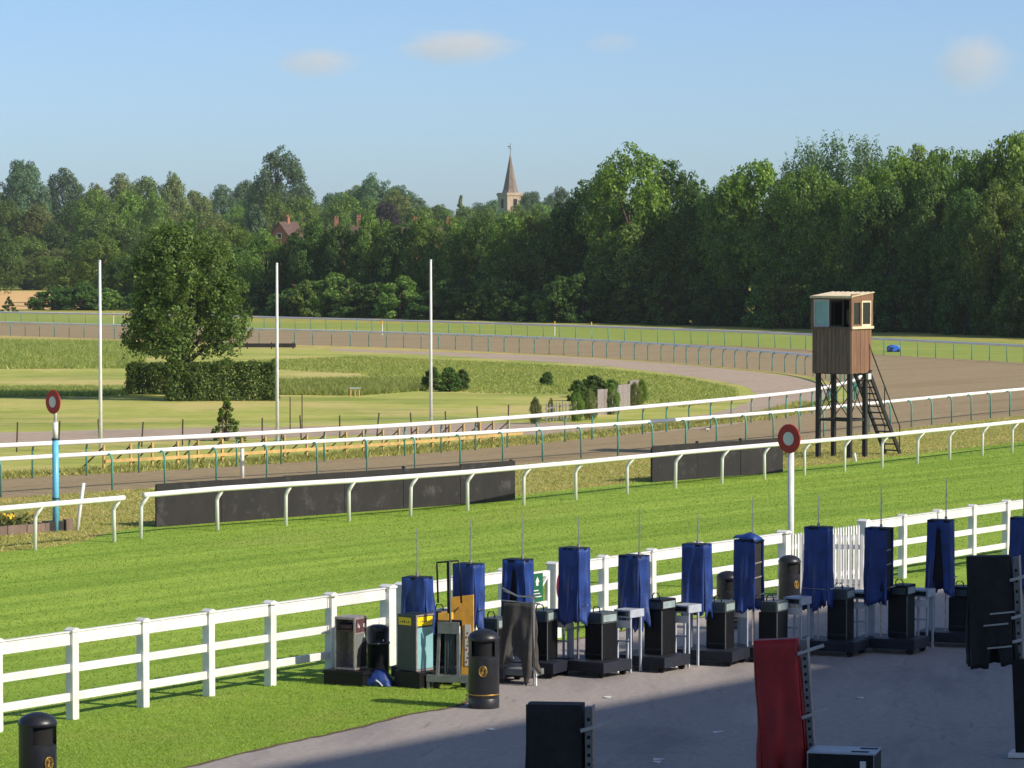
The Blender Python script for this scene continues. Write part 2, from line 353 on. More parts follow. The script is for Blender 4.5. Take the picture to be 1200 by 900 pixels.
# ------------------------------------------------------------------ ground sheets
def grid_ground():
    mb = MB(); S = 9000
    mb.add([(-S, -2000, 0), (S, -2000, 0), (S, 2 * S, 0), (-S, 2 * S, 0)], [(0, 1, 2, 3)])
    o = mb.build('ground', M['ground'], recalc=False); return tag(o, kind='structure')
grid_ground()
tl = [(-40, 20), (-15, 40)]
_nr = spline(NEAR, 1.5); _o1, _o2 = offset(_nr, -.35), offset(_nr, -2.5)
turf_edge = [a_.lerp(b_, min(1, max(0, (a_.x + 11.0) / 2.5))) for a_, b_ in zip(_o1, _o2)]
jit = random.Random(3)
turf_edge = [p + Vector((jit.uniform(-.07, .07), jit.uniform(-.07, .07), 0)) for p in turf_edge]
turf_near = [fence_b + fdir * 60 + fnor * -.2, fence_b + fnor * -.2, fence_a + fnor * -.2, fence_a - fdir * 20 + fnor * -.2]
sheet('turf_track', [(p.x, p.y) for p in turf_edge] + [(p.x, p.y) for p in turf_near], .004, M['turf'])
lawn_poly = [G(150, 921), G(220, 900), G(330, 873), G(400, 858), G(480, 838), G(530, 829.5), G(549, 821), G(556, 800), G(600, 768), G(650, 755), G(700, 745), G(787, 730), G(860, 718), G(905, 706)]
lp = spline(lawn_poly, .25); lp = [p + Vector((jit.uniform(-.03, .03), jit.uniform(-.03, .03), 0)) for p in lp]
lawn_back = [fence_a + fdir * ((5.7 - fence_a.x) / fdir.x) + fnor * -.2, fence_a + fnor * -.2, fence_a - fdir * 20 + fnor * -.2, Vector((-26, 30, 0))]
sheet('lawn', [(p.x, p.y) for p in lp] + [(p.x, p.y) for p in lawn_back], .004, M['lawn'])
ap = [(p.x, p.y) for p in lp]
gl, gr = fence_a + fdir * ((5.7 - fence_a.x) / fdir.x), fence_a + fdir * ((7.8 - fence_a.x) / fdir.x); fe = fence_b + fdir * 30
sheet('lawn', [(p.x, p.y) for p in (gr + fnor * -.2, fe + fnor * -.2, fe + fnor * 2.3, gr + fnor * 2.3 + fdir * .5, gr + fnor * 1.2)], .0045, M['lawn'])
fb = gl + fnor * -.5; fc = gr + fnor * -.5; fd = gr + fnor * 1.2; fg = gr + fnor * 2.3 + fdir * .5; fe = fe + fnor * 2.3
sheet('asphalt_apron', ap + [(p.x, p.y) for p in (fb, fc, fd, fg, fe)] + [(75, 60), (40, 2), (2, 18), (-12, 36)], .008, M['asphalt'])
_sa, _sb = offset(lp, -.05), offset(lp, .045)
sheet('soil_edge', [(p.x + jit.uniform(-.02, .02), p.y + jit.uniform(-.03, .03)) for p in _sa] + [(p.x + jit.uniform(-.02, .02), p.y + jit.uniform(-.03, .03)) for p in reversed(_sb)], .012, M['soil'])
pn_edge = offset(PN, .35); po_edge = offset(PO, .3)
sheet('sand_track', [(p.x, p.y) for p in pn_edge] + [(140, 300)] + [(p.x, p.y) for p in po_edge] + [(-120, 330), (-120, 120)], .004, M['poly'])
far_edge = [G(*p) for p in [(-160, 366), (0, 366), (300, 377.5), (600, 381), (900, 390), (1100, 397.5), (1250, 405), (1500, 420)]]
sheet('outer_turf', [(p.x, p.y) for p in po_edge] + [(p.x, p.y) for p in far_edge], .006, M['outer_turf'])
pi_edge = offset(PI, -.45)
sheet('infield', [(p.x, p.y) for p in pi_edge], .008, M['infield'])
path_out = [(-160, 531), (0, 524), (300, 514), (520, 509), (680, 511), (760, 508), (860, 498), (940, 479), (968, 466), (972, 456), (950, 446), (900, 438), (800, 428), (700, 420.6), (600, 415.5), (480, 411.5), (380, 408.5)]
path_in = [(380, 411), (480, 415), (600, 422), (700, 428.6), (800, 440), (865, 451), (884, 460), (878, 471), (830, 485), (740, 496), (600, 496), (300, 501), (0, 507), (-160, 512)]
pp = spline([G(*p) for p in path_out], 1.5) + spline([G(*p) for p in path_in], 1.5)
pp = [p + Vector((jit.uniform(-.15, .15), jit.uniform(-.25, .25), 0)) for p in pp]
sheet('gravel_path', [(p.x, p.y) for p in pp], .012, M['path'])
k0 = min(range(len(PI)), key=lambda i: (PI[i] - G(900, 434.5)).length)
verge = [p for p in offset(PI[k0 - 6:], -.5)]
vin = [G(*p) for p in [(-160, 394), (0, 399), (300, 407), (480, 411.3), (600, 415.3), (700, 420.4), (800, 427.6), (900, 437.4)]]
sheet('dry_verge', [(p.x, p.y) for p in verge] + [(p.x, p.y) for p in vin], .010, M['straw'])
sheet('wheat_field', [(-300, 412), (-40, 420), (-46, 470), (-60, 560), (-80, 600), (-300, 600)], .006, M['wheat'])

def hill_z(x, y):
    t = min(1, max(0, (y - 610) / 420)); t = t * t * (3 - 2 * t)
    s = min(1, max(0, (260 - x) / 260))
    return -.4 + t * (11.5 + 3 * math.sin(x * .013) + 2 * math.sin(y * .01 + x * .02)) * (.35 + .65 * s)
def make_hill():
    xs = np.linspace(-900, 900, 91); ys = np.linspace(600, 2000, 71); v = []; f = []
    for y in ys:
        for x in xs: v.append((x, y, hill_z(x, y)))
    n = len(xs)
    for j in range(len(ys) - 1):
        for i in range(n - 1): f.append((j * n + i, j * n + i + 1, (j + 1) * n + i + 1, (j + 1) * n + i))
    o = MB().add(v, f).build('hill', M['hill'], smooth=True, recalc=False); tag(o, kind='structure')
make_hill()
def terrain(x, y): return max(0, hill_z(x, y)) if y > 600 else 0.

# ------------------------------------------------------------------ the stand behind the camera, whose shade falls over the apron
def grandstand():
    t = thing('grandstand', 'tall roofed grandstand beside the apron with terraces and an unseen end roof raised for its shade', 'grandstand', (0, 0, 0), TRK)
    # local x runs along the track, local y towards the track
    per = SUN_AZ.x * .8 - SUN_AZ.y * .6
    h1 = (31.9 - 5) / per * math.tan(SUN_EL); h2 = (36.8 - 5) / per * math.tan(SUN_EL)
    MB().box(-30, 57, -19, 5, h1 - .4, h1).build('roof', M['concrete'], t)
    MB().box(57, 110, -19, 5, h2 - .4, h2).build('high_roof', M['concrete'], t)  # unseen end roof, added higher so its shade covers the right-hand betting stands
    for i in range(8):
        MB().box(-30, 110, -14 + i * 1.2, -12.8 + i * 1.2, 0, 4.6 - i * .6).build('terrace_step', M['concrete'], t)
    for x in range(-28, 110, 12):
        for y in (-18, -7): MB().box(x, x + .4, y, y + .4, 0, (h1 if x < 57 else h2) - .41).build('column', M['concrete'], t)
grandstand()

# ------------------------------------------------------------------ foliage
def leaf_cloud(pts, nor, size, rng, aspect=.62, droop=0.):
    n = len(pts); a = rng.normal(size=(n, 3)); a[:, 2] -= droop
    t = np.cross(nor, a); t /= np.linalg.norm(t, axis=1)[:, None] + 1e-9
    b = np.cross(nor, t); s = (size * rng.uniform(.6, 1.45, n))[:, None]
    w = s * aspect * rng.uniform(.7, 1.2, (n, 1)); bend = nor * s * rng.uniform(-.25, .25, (n, 1))
    v = np.stack([pts - t * s * .5, pts + b * w * .5 + bend, pts + t * s * .5, pts - b * w * .5 + bend * .6], 1).reshape(-1, 3)
    return v, np.arange(n * 4).reshape(-1, 4)
def crown_mesh(name, seed, shape, nl, nleaf, leaf, lobe=(.20, .36), zs=1., base=.12, spike=0.):
    """unit crown: height 1, radius about 1 horizontally; lobes of leaves within an envelope"""
    rng = np.random.default_rng(seed); L = []
    asym = rng.uniform(.82, 1.12, 8)
    for i in range(nl):
        t = base + (1 - base) * ((i + rng.uniform(0, 1)) / nl)
        e = shape(t); q = rng.uniform(0, 2 * math.pi); e *= asym[int(q / (2 * math.pi) * 8) % 8]
        rr = e * rng.uniform(.25, 1.) ** .5
        lr = rng.uniform(*lobe) * (.55 + .45 * e)
        rr = max(0, min(rr, e - lr * .7)) if e > lr * .7 else 0
        L.append((rr * math.cos(q), rr * math.sin(q), t, lr))
    L = np.array(L); wgt = L[:, 3] ** 2; cnt = np.maximum(12, (nleaf * wgt / wgt.sum()).astype(int))
    V, NN = [], []
    for (x, y, z, r), c in zip(L, cnt):
        d = rng.normal(size=(c, 3)); d /= np.linalg.norm(d, axis=1)[:, None]
        # sub clumps: pull directions towards a few random poles
        pk = rng.normal(size=(7, 3)); pk /= np.linalg.norm(pk, axis=1)[:, None]
        near = pk[np.argmax(d @ pk.T, 1)]; d = d + near * .55; d /= np.linalg.norm(d, axis=1)[:, None]
        rad = r * (1 - .5 * rng.uniform(0, 1, c) ** 2.2) * rng.uniform(.88, 1.07, c)
        p = d * rad[:, None]
        if spike: p[:, 2] += np.where(d[:, 2] > .3, spike * r * rng.uniform(0, 1, c) ** 3, 0)
        p[:, 2] *= .42 * zs; p += np.array([x, y, z]); V.append(p)
        nn = d + rng.normal(size=(c, 3)) * .55 + np.array([0, 0, .25]); nn /= np.linalg.norm(nn, axis=1)[:, None]; NN.append(nn)
    V = np.concatenate(V); NN = np.concatenate(NN)
    ok = V[:, 2] > base * .25; V, NN = V[ok], NN[ok]
    V[:, 2] /= np.quantile(V[:, 2], .998)
    return V, NN, rng, leaf, L
def env(peak, low, p, q):
    return lambda t: max(.12, (low + (1 - low) * (t / peak) ** .8) if t < peak else (1 - ((t - peak) / (1.02 - peak)) ** p) ** q)
ovalish = env(.42, .62, 2.2, .62); round_ = env(.45, .55, 2.4, .55); tall = env(.55, .75, 2.6, .50)
mound = lambda t: max(.08, math.sqrt(max(0, 1 - (t * .97) ** 2)))
cone = lambda t: max(.04, (1 - t) * .95 + .05)
PROTO = {}
def proto(key, seed, shape, nl, nleaf, leaf, hr, **kw):
    """hr: height divided by radius of the real tree, so that leaves come out square"""
    V, NN, rng, lf, L = crown_mesh(key, seed, shape, nl, nleaf, leaf, **kw)
    V = V * np.array([1, 1, hr]); v, q = leaf_cloud(V, NN, leaf, rng)
    me = np_mesh('crown_' + key, v, q); me.materials.append(LM['mid'])
    mb = MB(); r0 = .085
    top = .62 * hr
    mb.tube([(0, 0, -.02 * hr), (0, 0, .03 * hr), (.01, .01, .2 * hr), (-.02, .02, .45 * hr), (.02, 0, top)], [r0 * 1.35, r0, r0 * .85, r0 * .6, r0 * .25], 9)
    rr = random.Random(seed)
    for i in range(0, len(L), max(1, len(L) // 12)):
        x, y, z, lr = L[i]; z0 = max(.12, z * .62)
        if z0 * hr < top:
            a = Vector((0, 0, z0 * hr)); b = Vector((x, y, z * hr)); m = a.lerp(b, .5) + Vector((0, 0, .08 * hr * (1 - z)))
            mb.tube([a, m, b], [r0 * .42, r0 * .26, r0 * .10], 6)
    tm = mb.mesh('trunk_' + key); tm.polygons.foreach_set('use_smooth', [True] * len(tm.polygons)); tm.materials.append(M['bark'])
    PROTO[key] = (me, tm, hr)
proto('oak', 1, round_, 54, 27000, .056, 2.2, base=.14, lobe=(.24, .42))
proto('lime', 2, ovalish, 56, 27000, .053, 2.7, base=.06, lobe=(.24, .42))
proto('ash', 3, ovalish, 48, 24000, .057, 2.6, base=.10, lobe=(.24, .42))
proto('poplar', 4, tall, 70, 24000, .055, 3.4, zs=1.7, base=.06, lobe=(.18, .32), spike=.35)
proto('maple', 5, round_, 60, 28000, .052, 2.4, base=.03, lobe=(.22, .40))
proto('thicket', 6, mound, 40, 10000, .085, 1.5, base=.02)
proto('fir', 8, cone, 46, 5000, .12, 3.0, base=.03, lobe=(.14, .24))
TONE = {'dark': 'dark green', 'mid': 'mid green', 'bright': 'bright green', 'olive': 'olive green', 'blue': 'bluish green', 'purple': 'purple'}
FORM = {'oak': 'round crowned', 'lime': 'oval crowned', 'ash': 'loose crowned', 'maple': 'dense crowned', 'poplar': 'upright', 'thicket': 'mounded', 'fir': 'pointed'}
def lab(k, l, rest): return FORM[k] + ' ' + TONE[l] + ' ' + rest
def plant(key, leafk, base, H, rad, name='deciduous_tree', label='', cat='tree', group=None, trunk=True, rz=None, wid=1.):
    me, tm, hr = PROTO[key]
    t = thing(name, label, cat, base, random.uniform(0, 6.28) if rz is None else rz, group)
    c = link('crown', me, None, t); c.scale = (rad * wid, rad * wid, H / hr)
    c.material_slots[0].link = 'OBJECT'; c.material_slots[0].material = LM[leafk]
    if trunk:
        k = link('trunk', tm, None, t); k.scale = (rad, rad, H / hr)
    return t
def tree_px(x, ytop, wpx, Y, key, leafk, label, group, name='deciduous_tree', cat='tree'):
    b = P(x, 300, Y); z = terrain(b.x, Y); top = P(x, ytop, Y).z
    return plant(key, leafk, (b.x, Y, z - .05), top - z, wpx / 2 * Y / F, name, label, cat, group, wid=1.28)
rt = random.Random(11)
far_l = 'distant leafy tree on the hillside skyline beside the church'
FAR = [(28, 189, 50, 'oak', 'blue'), (76, 198, 56, 'lime', 'blue'), (0, 226, 40, 'lime', 'mid'), (112, 216, 42, 'ash', 'olive'), (140, 204, 46, 'lime', 'olive'), (170, 208, 52, 'ash', 'mid'), (203, 203, 40, 'ash', 'olive'), (228, 224, 36, 'oak', 'olive'),
       (262, 217, 44, 'lime', 'blue'), (288, 212, 44, 'ash', 'blue'), (330, 174, 62, 'maple', 'blue'), (352, 214, 44, 'ash', 'blue'), (305, 214, 40, 'oak', 'mid'),
       (393, 226, 40, 'oak', 'blue'), (420, 218, 50, 'lime', 'mid'), (440, 205, 52, 'maple', 'blue'), (468, 218, 46, 'ash', 'blue'), (490, 232, 44, 'lime', 'blue'), (515, 240, 40, 'ash', 'mid'), (540, 229, 24, 'fir', 'olive'), (562, 238, 34, 'lime', 'blue'),
       (578, 235, 30, 'oak', 'blue'), (622, 225, 34, 'oak', 'blue'), (642, 232, 34, 'lime', 'blue'), (656, 220, 36, 'ash', 'blue')]
FAR += [(-30 - i * 34, 200 + (i * 37) % 28, 52, ['oak', 'lime', 'ash'][i % 3], ['blue', 'mid', 'olive'][(i * 2) % 3]) for i in range(8)] + [(690 + i * 60, 262, 50, 'lime', 'blue') for i in range(3)]
for x, yt, wp, k, l in FAR:
    tree_px(x, yt, wp, rt.uniform(800, 930), k, l, lab(k, l, 'tree on the distant skyline beyond the village'), 'trees on the distant hillside')
tree_px(452, 238, 34, 700, 'oak', 'purple', 'dark purple copper beech among green hillside trees', 'copper trees on the hillside')
tree_px(307, 238, 26, 700, 'oak', 'purple', 'dark purple copper beech among green hillside trees', 'copper trees on the hillside')
MID = [(8, 236, 50, 'lime', 'mid'), (45, 240, 56, 'ash', 'olive'), (66, 262, 60, 'oak', 'dark'), (85, 236, 52, 'lime', 'dark'), (112, 224, 50, 'lime', 'bright'), (122, 245, 60, 'maple', 'mid'), (150, 224, 54, 'ash', 'bright'), (178, 226, 52, 'lime', 'mid'), (160, 254, 56, 'oak', 'mid'),
       (196, 246, 50, 'maple', 'olive'), (228, 248, 54, 'ash', 'mid'), (250, 252, 46, 'lime', 'olive'), (275, 240, 40, 'poplar', 'mid'), (300, 240, 44, 'lime', 'blue'), (318, 226, 46, 'lime', 'mid'), (352, 232, 46, 'oak', 'bright'), (374, 242, 40, 'maple', 'mid'),
       (405, 228, 54, 'maple', 'bright'), (432, 232, 50, 'ash', 'mid'), (462, 224, 54, 'lime', 'olive'), (492, 244, 46, 'oak', 'mid'), (520, 246, 40, 'lime', 'mid'), (548, 243, 44, 'ash', 'mid'), (576, 243, 46, 'maple', 'mid'), (606, 241, 46, 'lime', 'bright'), (632, 240, 46, 'oak', 'mid')]
MID += [(-25 - i * 36, 238 + (i * 23) % 22, 56, ['maple', 'oak', 'lime'][i % 3], ['mid', 'olive', 'dark'][i % 3]) for i in range(8)]
for x, yt, wp, k, l in MID:
    tree_px(x, yt, wp, rt.uniform(690, 780) if 300 < x else rt.uniform(625, 700), k, l, lab(k, l, 'tree on the slope among the brick houses'), 'trees on the slope among the houses')
LEFT = [(-8, 262, 56, 560, 'lime', 'dark'), (28, 275, 54, 625, 'maple', 'mid'), (62, 292, 62, 622, 'oak', 'olive'), (96, 288, 56, 470, 'lime', 'dark'), (58, 300, 50, 618, 'oak', 'bright'), (118, 276, 60, 440, 'maple', 'mid'), (150, 268, 56, 520, 'oak', 'dark'), (182, 262, 60, 500, 'lime', 'mid'), (148, 300, 60, 425, 'lime', 'dark'), (84, 318, 46, 455, 'thicket', 'mid'),
        (215, 262, 56, 480, 'ash', 'dark'), (248, 268, 54, 470, 'lime', 'mid'), (278, 264, 50, 450, 'maple', 'bright'), (285, 290, 50, 420, 'oak', 'dark'), (232, 290, 60, 425, 'maple', 'dark'), (190, 300, 60, 420, 'oak', 'mid')]
LEFT += [(-45 - i * 40, 268 + (i * 19) % 24, 60, 622 + (i * 13) % 30, ['lime', 'maple', 'oak'][i % 3], ['dark', 'mid', 'olive'][i % 3]) for i in range(7)]
for x, yt, wp, Y, k, l in LEFT:
    tree_px(x, yt, wp, Y, k, l, lab(k, l, 'tree in the wood beside the tan wheat field'), 'trees beside the wheat field')
tree_px(10, 347, 18, 404, 'fir', 'dark', 'small dark bush standing in front of the wheat field', None, 'field_bush', 'bush')
BELT = [(312, 270, 58, 388, 'maple', 'mid'), (347, 270, 54, 384, 'maple', 'dark'), (372, 258, 60, 380, 'maple', 'dark'), (405, 261, 58, 378, 'maple', 'dark'), (438, 250, 56, 376, 'maple', 'mid'), (470, 264, 52, 374, 'oak', 'dark'), (500, 250, 58, 372, 'maple', 'mid'), (532, 256, 54, 369, 'lime', 'mid'),
        (562, 252, 56, 366, 'maple', 'dark'), (596, 250, 58, 362, 'ash', 'mid'), (628, 250, 54, 359, 'maple', 'mid'), (660, 238, 60, 356, 'lime', 'dark'), (688, 212, 60, 356, 'lime', 'dark'), (738, 173, 84, 350, 'maple', 'bright'), (742, 262, 60, 345, 'oak', 'mid'), (784, 190, 72, 352, 'lime', 'dark'), (816, 214, 66, 344, 'ash', 'dark'), (712, 196, 52, 362, 'lime', 'mid'),
        (856, 208, 66, 338, 'lime', 'mid'), (888, 190, 60, 336, 'poplar', 'bright'), (920, 206, 66, 330, 'maple', 'mid'), (952, 196, 60, 326, 'ash', 'mid'), (945, 168, 50, 362, 'poplar', 'blue'), (985, 160, 64, 358, 'poplar', 'blue'), (1018, 165, 54, 352, 'poplar', 'blue'), (978, 215, 64, 322, 'maple', 'mid'), (1008, 208, 60, 318, 'lime', 'bright'), (1045, 178, 64, 322, 'poplar', 'bright'),
        (1078, 172, 56, 324, 'poplar', 'bright'), (1040, 220, 60, 312, 'oak', 'dark'), (1112, 176, 58, 318, 'poplar', 'mid'), (1098, 215, 60, 306, 'maple', 'dark'), (1150, 182, 60, 308, 'poplar', 'bright'), (1136, 222, 62, 300, 'lime', 'dark'), (1188, 158, 64, 306, 'poplar', 'bright'), (1172, 215, 60, 294, 'maple', 'mid'), (1216, 178, 66, 300, 'poplar', 'mid'), (1226, 215, 70, 288, 'lime', 'dark'), (1275, 190, 80, 296, 'poplar', 'mid'), (1320, 200, 90, 290, 'maple', 'dark'), (1370, 185, 90, 286, 'lime', 'mid'), (1420, 195, 90, 282, 'oak', 'dark'), (1470, 190, 90, 280, 'maple', 'mid')]
for x, yt, wp, Y, k, l in BELT:
    if k == 'poplar' and l != 'blue': k = rt.choice(['maple', 'lime', 'oak']); wp *= 1.12
    if x > 640: wp *= 1.28
    if k == 'poplar': tree_px(x, yt, wp, Y, k, l, lab(k, l, 'tall poplar rising above the tree belt'), 'poplars in the tree belt')
    else: tree_px(x, yt, wp, Y, k, l, lab(k, l, 'tree in the belt behind the far bend'), 'trees in the belt behind the far rail')
# shrubs at the foot of the belt
for i in range(40):
    x = 285 + i * 26.5; Y = np.interp(x, [285, 600, 900, 1200, 1400], [382, 351, 324, 286, 272]) + rt.uniform(-3, 4)
    tree_px(x + rt.uniform(-6, 6), rt.uniform(318, 342) + (-6 if x > 900 else 0), rt.uniform(44, 58), Y, 'thicket', (sk := rt.choice(['dark', 'dark', 'mid'])), 'dense ' + TONE[sk] + ' shrub at the foot of the tree belt', 'shrubs under the tree belt', 'shrub', 'shrub')
for i in range(9):
    x = 66 + i * 26; tree_px(x + rt.uniform(-6, 6), rt.uniform(328, 345), rt.uniform(40, 52), rt.uniform(412, 420), 'thicket', rt.choice(['dark', 'mid']), 'dense shrub below the wood beside the wheat field', 'shrubs beside the wheat field', 'shrub', 'shrub')

# the lone tree in the infield, finer leaves
def lone_tree():
    V, NN, rng, lf, L = crown_mesh('lone', 23, env(.46, .82, 2.8, .5), 84, 40000, .05, lobe=(.20, .36), base=.13)
    rng = np.random.default_rng(5)
    b = G(217, 468); H = 8.6; rad = 3.15
    V = V * np.array([rad, rad * .95, H]); ok = (V[:, 2] > 2.0 + 0.6 * rng.uniform(0, 1, len(V))); V, NN = V[ok], NN[ok]
    v, q = leaf_cloud(V, NN, .155, rng)
    t = thing('field_tree', 'lone broad leafy tree standing beside the clipped hedge in the infield', 'tree', b)
    me = np_mesh('lone_crown', v, q); me.materials.append(LM['hedge']); link('crown', me, None, t)
    mb = MB(); mb.tube([(0, 0, -.1), (0, 0, .3), (.03, 0, 1.6), (-.05, .05, 3.2), (.1, 0, 6)], [.42, .34, .28, .22, .07], 12)
    for i in range(0, 80, 6):
        x, y, z, lr = L[i]; a = Vector((0, 0, max(1.7, z * 4.6))); e = Vector((x * rad, y * rad, max(z * H, 2.2)))
        mb.tube([a, a.lerp(e, .5) + Vector((0, 0, .35)), e], [.13, .08, .03], 6)
    mb.build('trunk', M['bark'], t, smooth=True)
lone_tree()
def hedge(px0, px1, depth, H, label, seed, n, name='clipped_hedge', jag=.085, leaf=.13, lk='hedge', cat='hedge'):
    a, b = G(*px0), G(*px1); d = (b - a); Ln = d.length; d.normalize(); nn = Vector((-d.y, d.x, 0))
    rng = np.random.default_rng(seed); t = thing(name, label, cat, a, math.atan2(d.y, d.x))
    # points over the surfaces of a rounded block: local x along, y depth
    A = [Ln * H, Ln * H, Ln * depth, depth * H, depth * H]; f = rng.choice(5, n, p=np.array(A) / sum(A)); u, v = rng.uniform(0, 1, n), rng.uniform(0, 1, n)
    p = np.zeros((n, 3)); nr = np.zeros((n, 3))
    for k, (ax, ay, az, nv) in enumerate([(u * Ln, 0 * u, v * H, (0, -1, 0)), (u * Ln, 0 * u + depth, v * H, (0, 1, 0)), (u * Ln, v * depth, 0 * u + H, (0, 0, 1)), (0 * u, u * depth, v * H, (-1, 0, 0)), (0 * u + Ln, u * depth, v * H, (1, 0, 0))]):
        s = f == k; p[s] = np.stack([ax, ay, az], 1)[s]; nr[s] = nv
    wob = jag * (np.sin(p[:, 0] * 5.1) + np.sin(p[:, 0] * 2.3 + p[:, 2] * 4) + np.sin(p[:, 0] * 11 + p[:, 2] * 7) * .6)
    p += nr * (wob - rng.uniform(0, 1, n) ** 2 * .35)[:, None] + rng.normal(size=(n, 3)) * .05
    p[:, 2] = np.abs(p[:, 2]); nr = nr + rng.normal(size=(n, 3)) * .6; nr /= np.linalg.norm(nr, axis=1)[:, None]
    vv, q = leaf_cloud(p, nr, leaf, rng); me = np_mesh(name + '_leaves', vv, q); me.materials.append(LM[lk]); link('foliage', me, None, t)
    for i in range(max(2, int(Ln / .7))):
        x = (i + .5) * Ln / max(2, int(Ln / .7)); MB().tube([(x, depth / 2, -.05), (x + .05, depth / 2, H * .5), (x, depth / 2 + .1, H * .85)], [.05, .04, .015], 6).build('stem', M['bark'], t)
    return t
hedge((147, 462.5), (203, 463), 1.6, 1.5, 'short clipped green hedge behind the lone tree', 31, 6500)
hedge((197, 470.5), (323, 470), 1.6, 1.85, 'long clipped green hedge in front of the lone tree', 32, 13000)
def bush(px, py, wpx, H, lk, label, name='bush', key='thicket', cat='bush', group=None):
    b = G(px, py); return plant(key, lk, b, H, wpx / 2 * b.y / F, name, label, cat, group)
for x, y, wp, h in [(506, 457, 24, 1.2), (527, 459, 30, 1.25), (541, 458, 22, 1.1)]: bush(x, y, wp, h, 'dark', 'dark rounded bush in the infield clump beside a white flagpole', 'bush', group='dark bushes in the infield clump')
for x, y, wp, h, lk in [(676, 470, 26, 1.0, 'dark'), (694, 466, 40, 1.1, 'dark'), (716, 466, 30, .9, 'mid')]: bush(x, y, wp, h, lk, 'low dark bush behind the grey boards in the infield', 'bush', group='bushes behind the grey boards')
for x, y, wp, h, lk in [(627, 497, 17, 1.15, 'olive'), (646, 492, 9, .95, 'olive'), (677, 494, 18, 1.25, 'bright'), (691, 492, 20, 1.35, 'olive'), (702, 486, 12, 1.1, 'olive'), (719, 486, 16, 1.35, 'bright'), (744, 478, 20, 1.2, 'olive'), (752, 474, 14, 1.2, 'bright')]: bush(x, y, wp, h, lk, 'upright young green bush beside the inner running rail', 'bush', key='lime', group='young bushes by the inner rail')
bush(641, 452, 18, .75, 'dark', 'small round dark shrub alone in the long grass', 'shrub', cat='shrub')
bush(265, 517, 44, 1.8, 'bright', 'small bright green conifer standing by the gravel path', 'conifer', 'fir', 'conifer')

# blades: short turf, lawn, long grass (nobody could count them)
def blades(name, label, poly, n, h, wd, leafk, seed, lean=.5):
    rng = np.random.default_rng(seed); P2 = np.array([(p[0], p[1]) for p in poly]); lo, hi = P2.min(0), P2.max(0)
    out = np.zeros((0, 2)); x1, y1 = P2[:, 0], P2[:, 1]; x2, y2 = np.roll(x1, -1), np.roll(y1, -1)
    while len(out) < n:
        c = rng.uniform(lo, hi, (n, 2)); ins = np.zeros(len(c), bool)
        for a, b, cc, d in zip(x1, y1, x2, y2):
            cr = ((b > c[:, 1]) != (d > c[:, 1])) & (c[:, 0] < (cc - a) * (c[:, 1] - b) / (d - b + 1e-12) + a); ins ^= cr
        out = np.concatenate([out, c[ins]])
        if ins.sum() == 0: break
    c = out[:n]; n = len(c); q = rng.uniform(0, 2 * math.pi, n); hh = h * rng.uniform(.5, 1.35, n); ww = wd * rng.uniform(.6, 1.4, n)
    dx, dy = np.cos(q) * ww / 2, np.sin(q) * ww / 2; lx, ly = rng.normal(size=n) * hh * lean, rng.normal(size=n) * hh * lean; z0 = np.full(n, .0)
    v = np.stack([np.stack([c[:, 0] - dx, c[:, 1] - dy, z0], 1), np.stack([c[:, 0] + dx, c[:, 1] + dy, z0], 1), np.stack([c[:, 0] + lx, c[:, 1] + ly, hh], 1)], 1).reshape(-1, 3)
    me = np_mesh(name, v, np.arange(3 * n).reshape(-1, 3)); me.materials.append(LM[leafk]); o = link(name, me)
    return tag(o, label, 'grass', kind='stuff')
view_lawn = [(p.x, p.y) for p in lp if p.x < 2.5] + [((fence_a + fdir * 11).x, (fence_a + fdir * 11).y), ((fence_a - fdir * 4).x, (fence_a - fdir * 4).y), (-9, 44)]
blades('lawn_grass', 'short green grass blades on the lawn inside the white fence', view_lawn, 60000, .03, .014, 'lawnblade', 41, lean=1.1)
vt = [(p.x, p.y) for p in turf_edge if -17 < p.x < 21] + [(20, 92), (15.5, 86), ((fence_a - fdir * 4).x, (fence_a - fdir * 4).y), (-14, 64)]
blades('turf_grass', 'short mown grass blades on the turf track', vt, 200000, .032, .018, 'grass', 42, lean=1.2)
vr = [(p.x, p.y) for p in turf_edge if -17 < p.x < 24] + [(p.x, p.y) for p in reversed(pn_edge) if -17 < p.x < 30]
blades('verge_grass', 'rough tufty grass between the turf and the sand track', vr, 60000, .06, .03, 'long', 43, lean=1.1)
blades('verge_straw', 'dry straw tufts between the turf and the sand track', vr, 40000, .055, .03, 'dry', 44, lean=.9)
g = lambda *ps: [(G(*p).x, G(*p).y) for p in ps]
blades('bank_grass', 'tall olive bank grass beyond the mown infield', g((-40, 433), (165, 432), (175, 409), (150, 402), (-40, 399)), 36000, .28, .06, 'reed', 45, .8)
blades('bank_grass', 'tall green bank grass curving behind the infield', g((290, 424), (420, 418), (600, 426), (700, 432), (800, 443), (862, 455), (866, 466), (800, 478), (740, 470), (720, 462), (620, 462), (560, 461), (500, 455), (420, 438), (330, 434)), 60000, .14, .05, 'reed', 46, 1.0)
blades('ditch_grass', 'long dark ditch grass beside the clipped hedge', g((-30, 466), (148, 464), (148, 455), (-30, 455)), 12000, .22, .05, 'reed', 47, .6)
blades('ditch_grass', 'long ditch grass between the hedge and the dark bushes', g((322, 463), (420, 464), (500, 458), (495, 447), (420, 446), (322, 448)), 20000, .28, .05, 'reed', 48, .6)
blades('rail_grass', 'uncut grass along the foot of the inner running rail', [(p.x, p.y) for p in offset(PI, -.4) if p.y < 165 and p.x > -25] + [(p.x, p.y) for p in reversed(offset(PI, -2.6)) if p.y < 165 and p.x > -25], 26000, .16, .04, 'long', 49, .6)

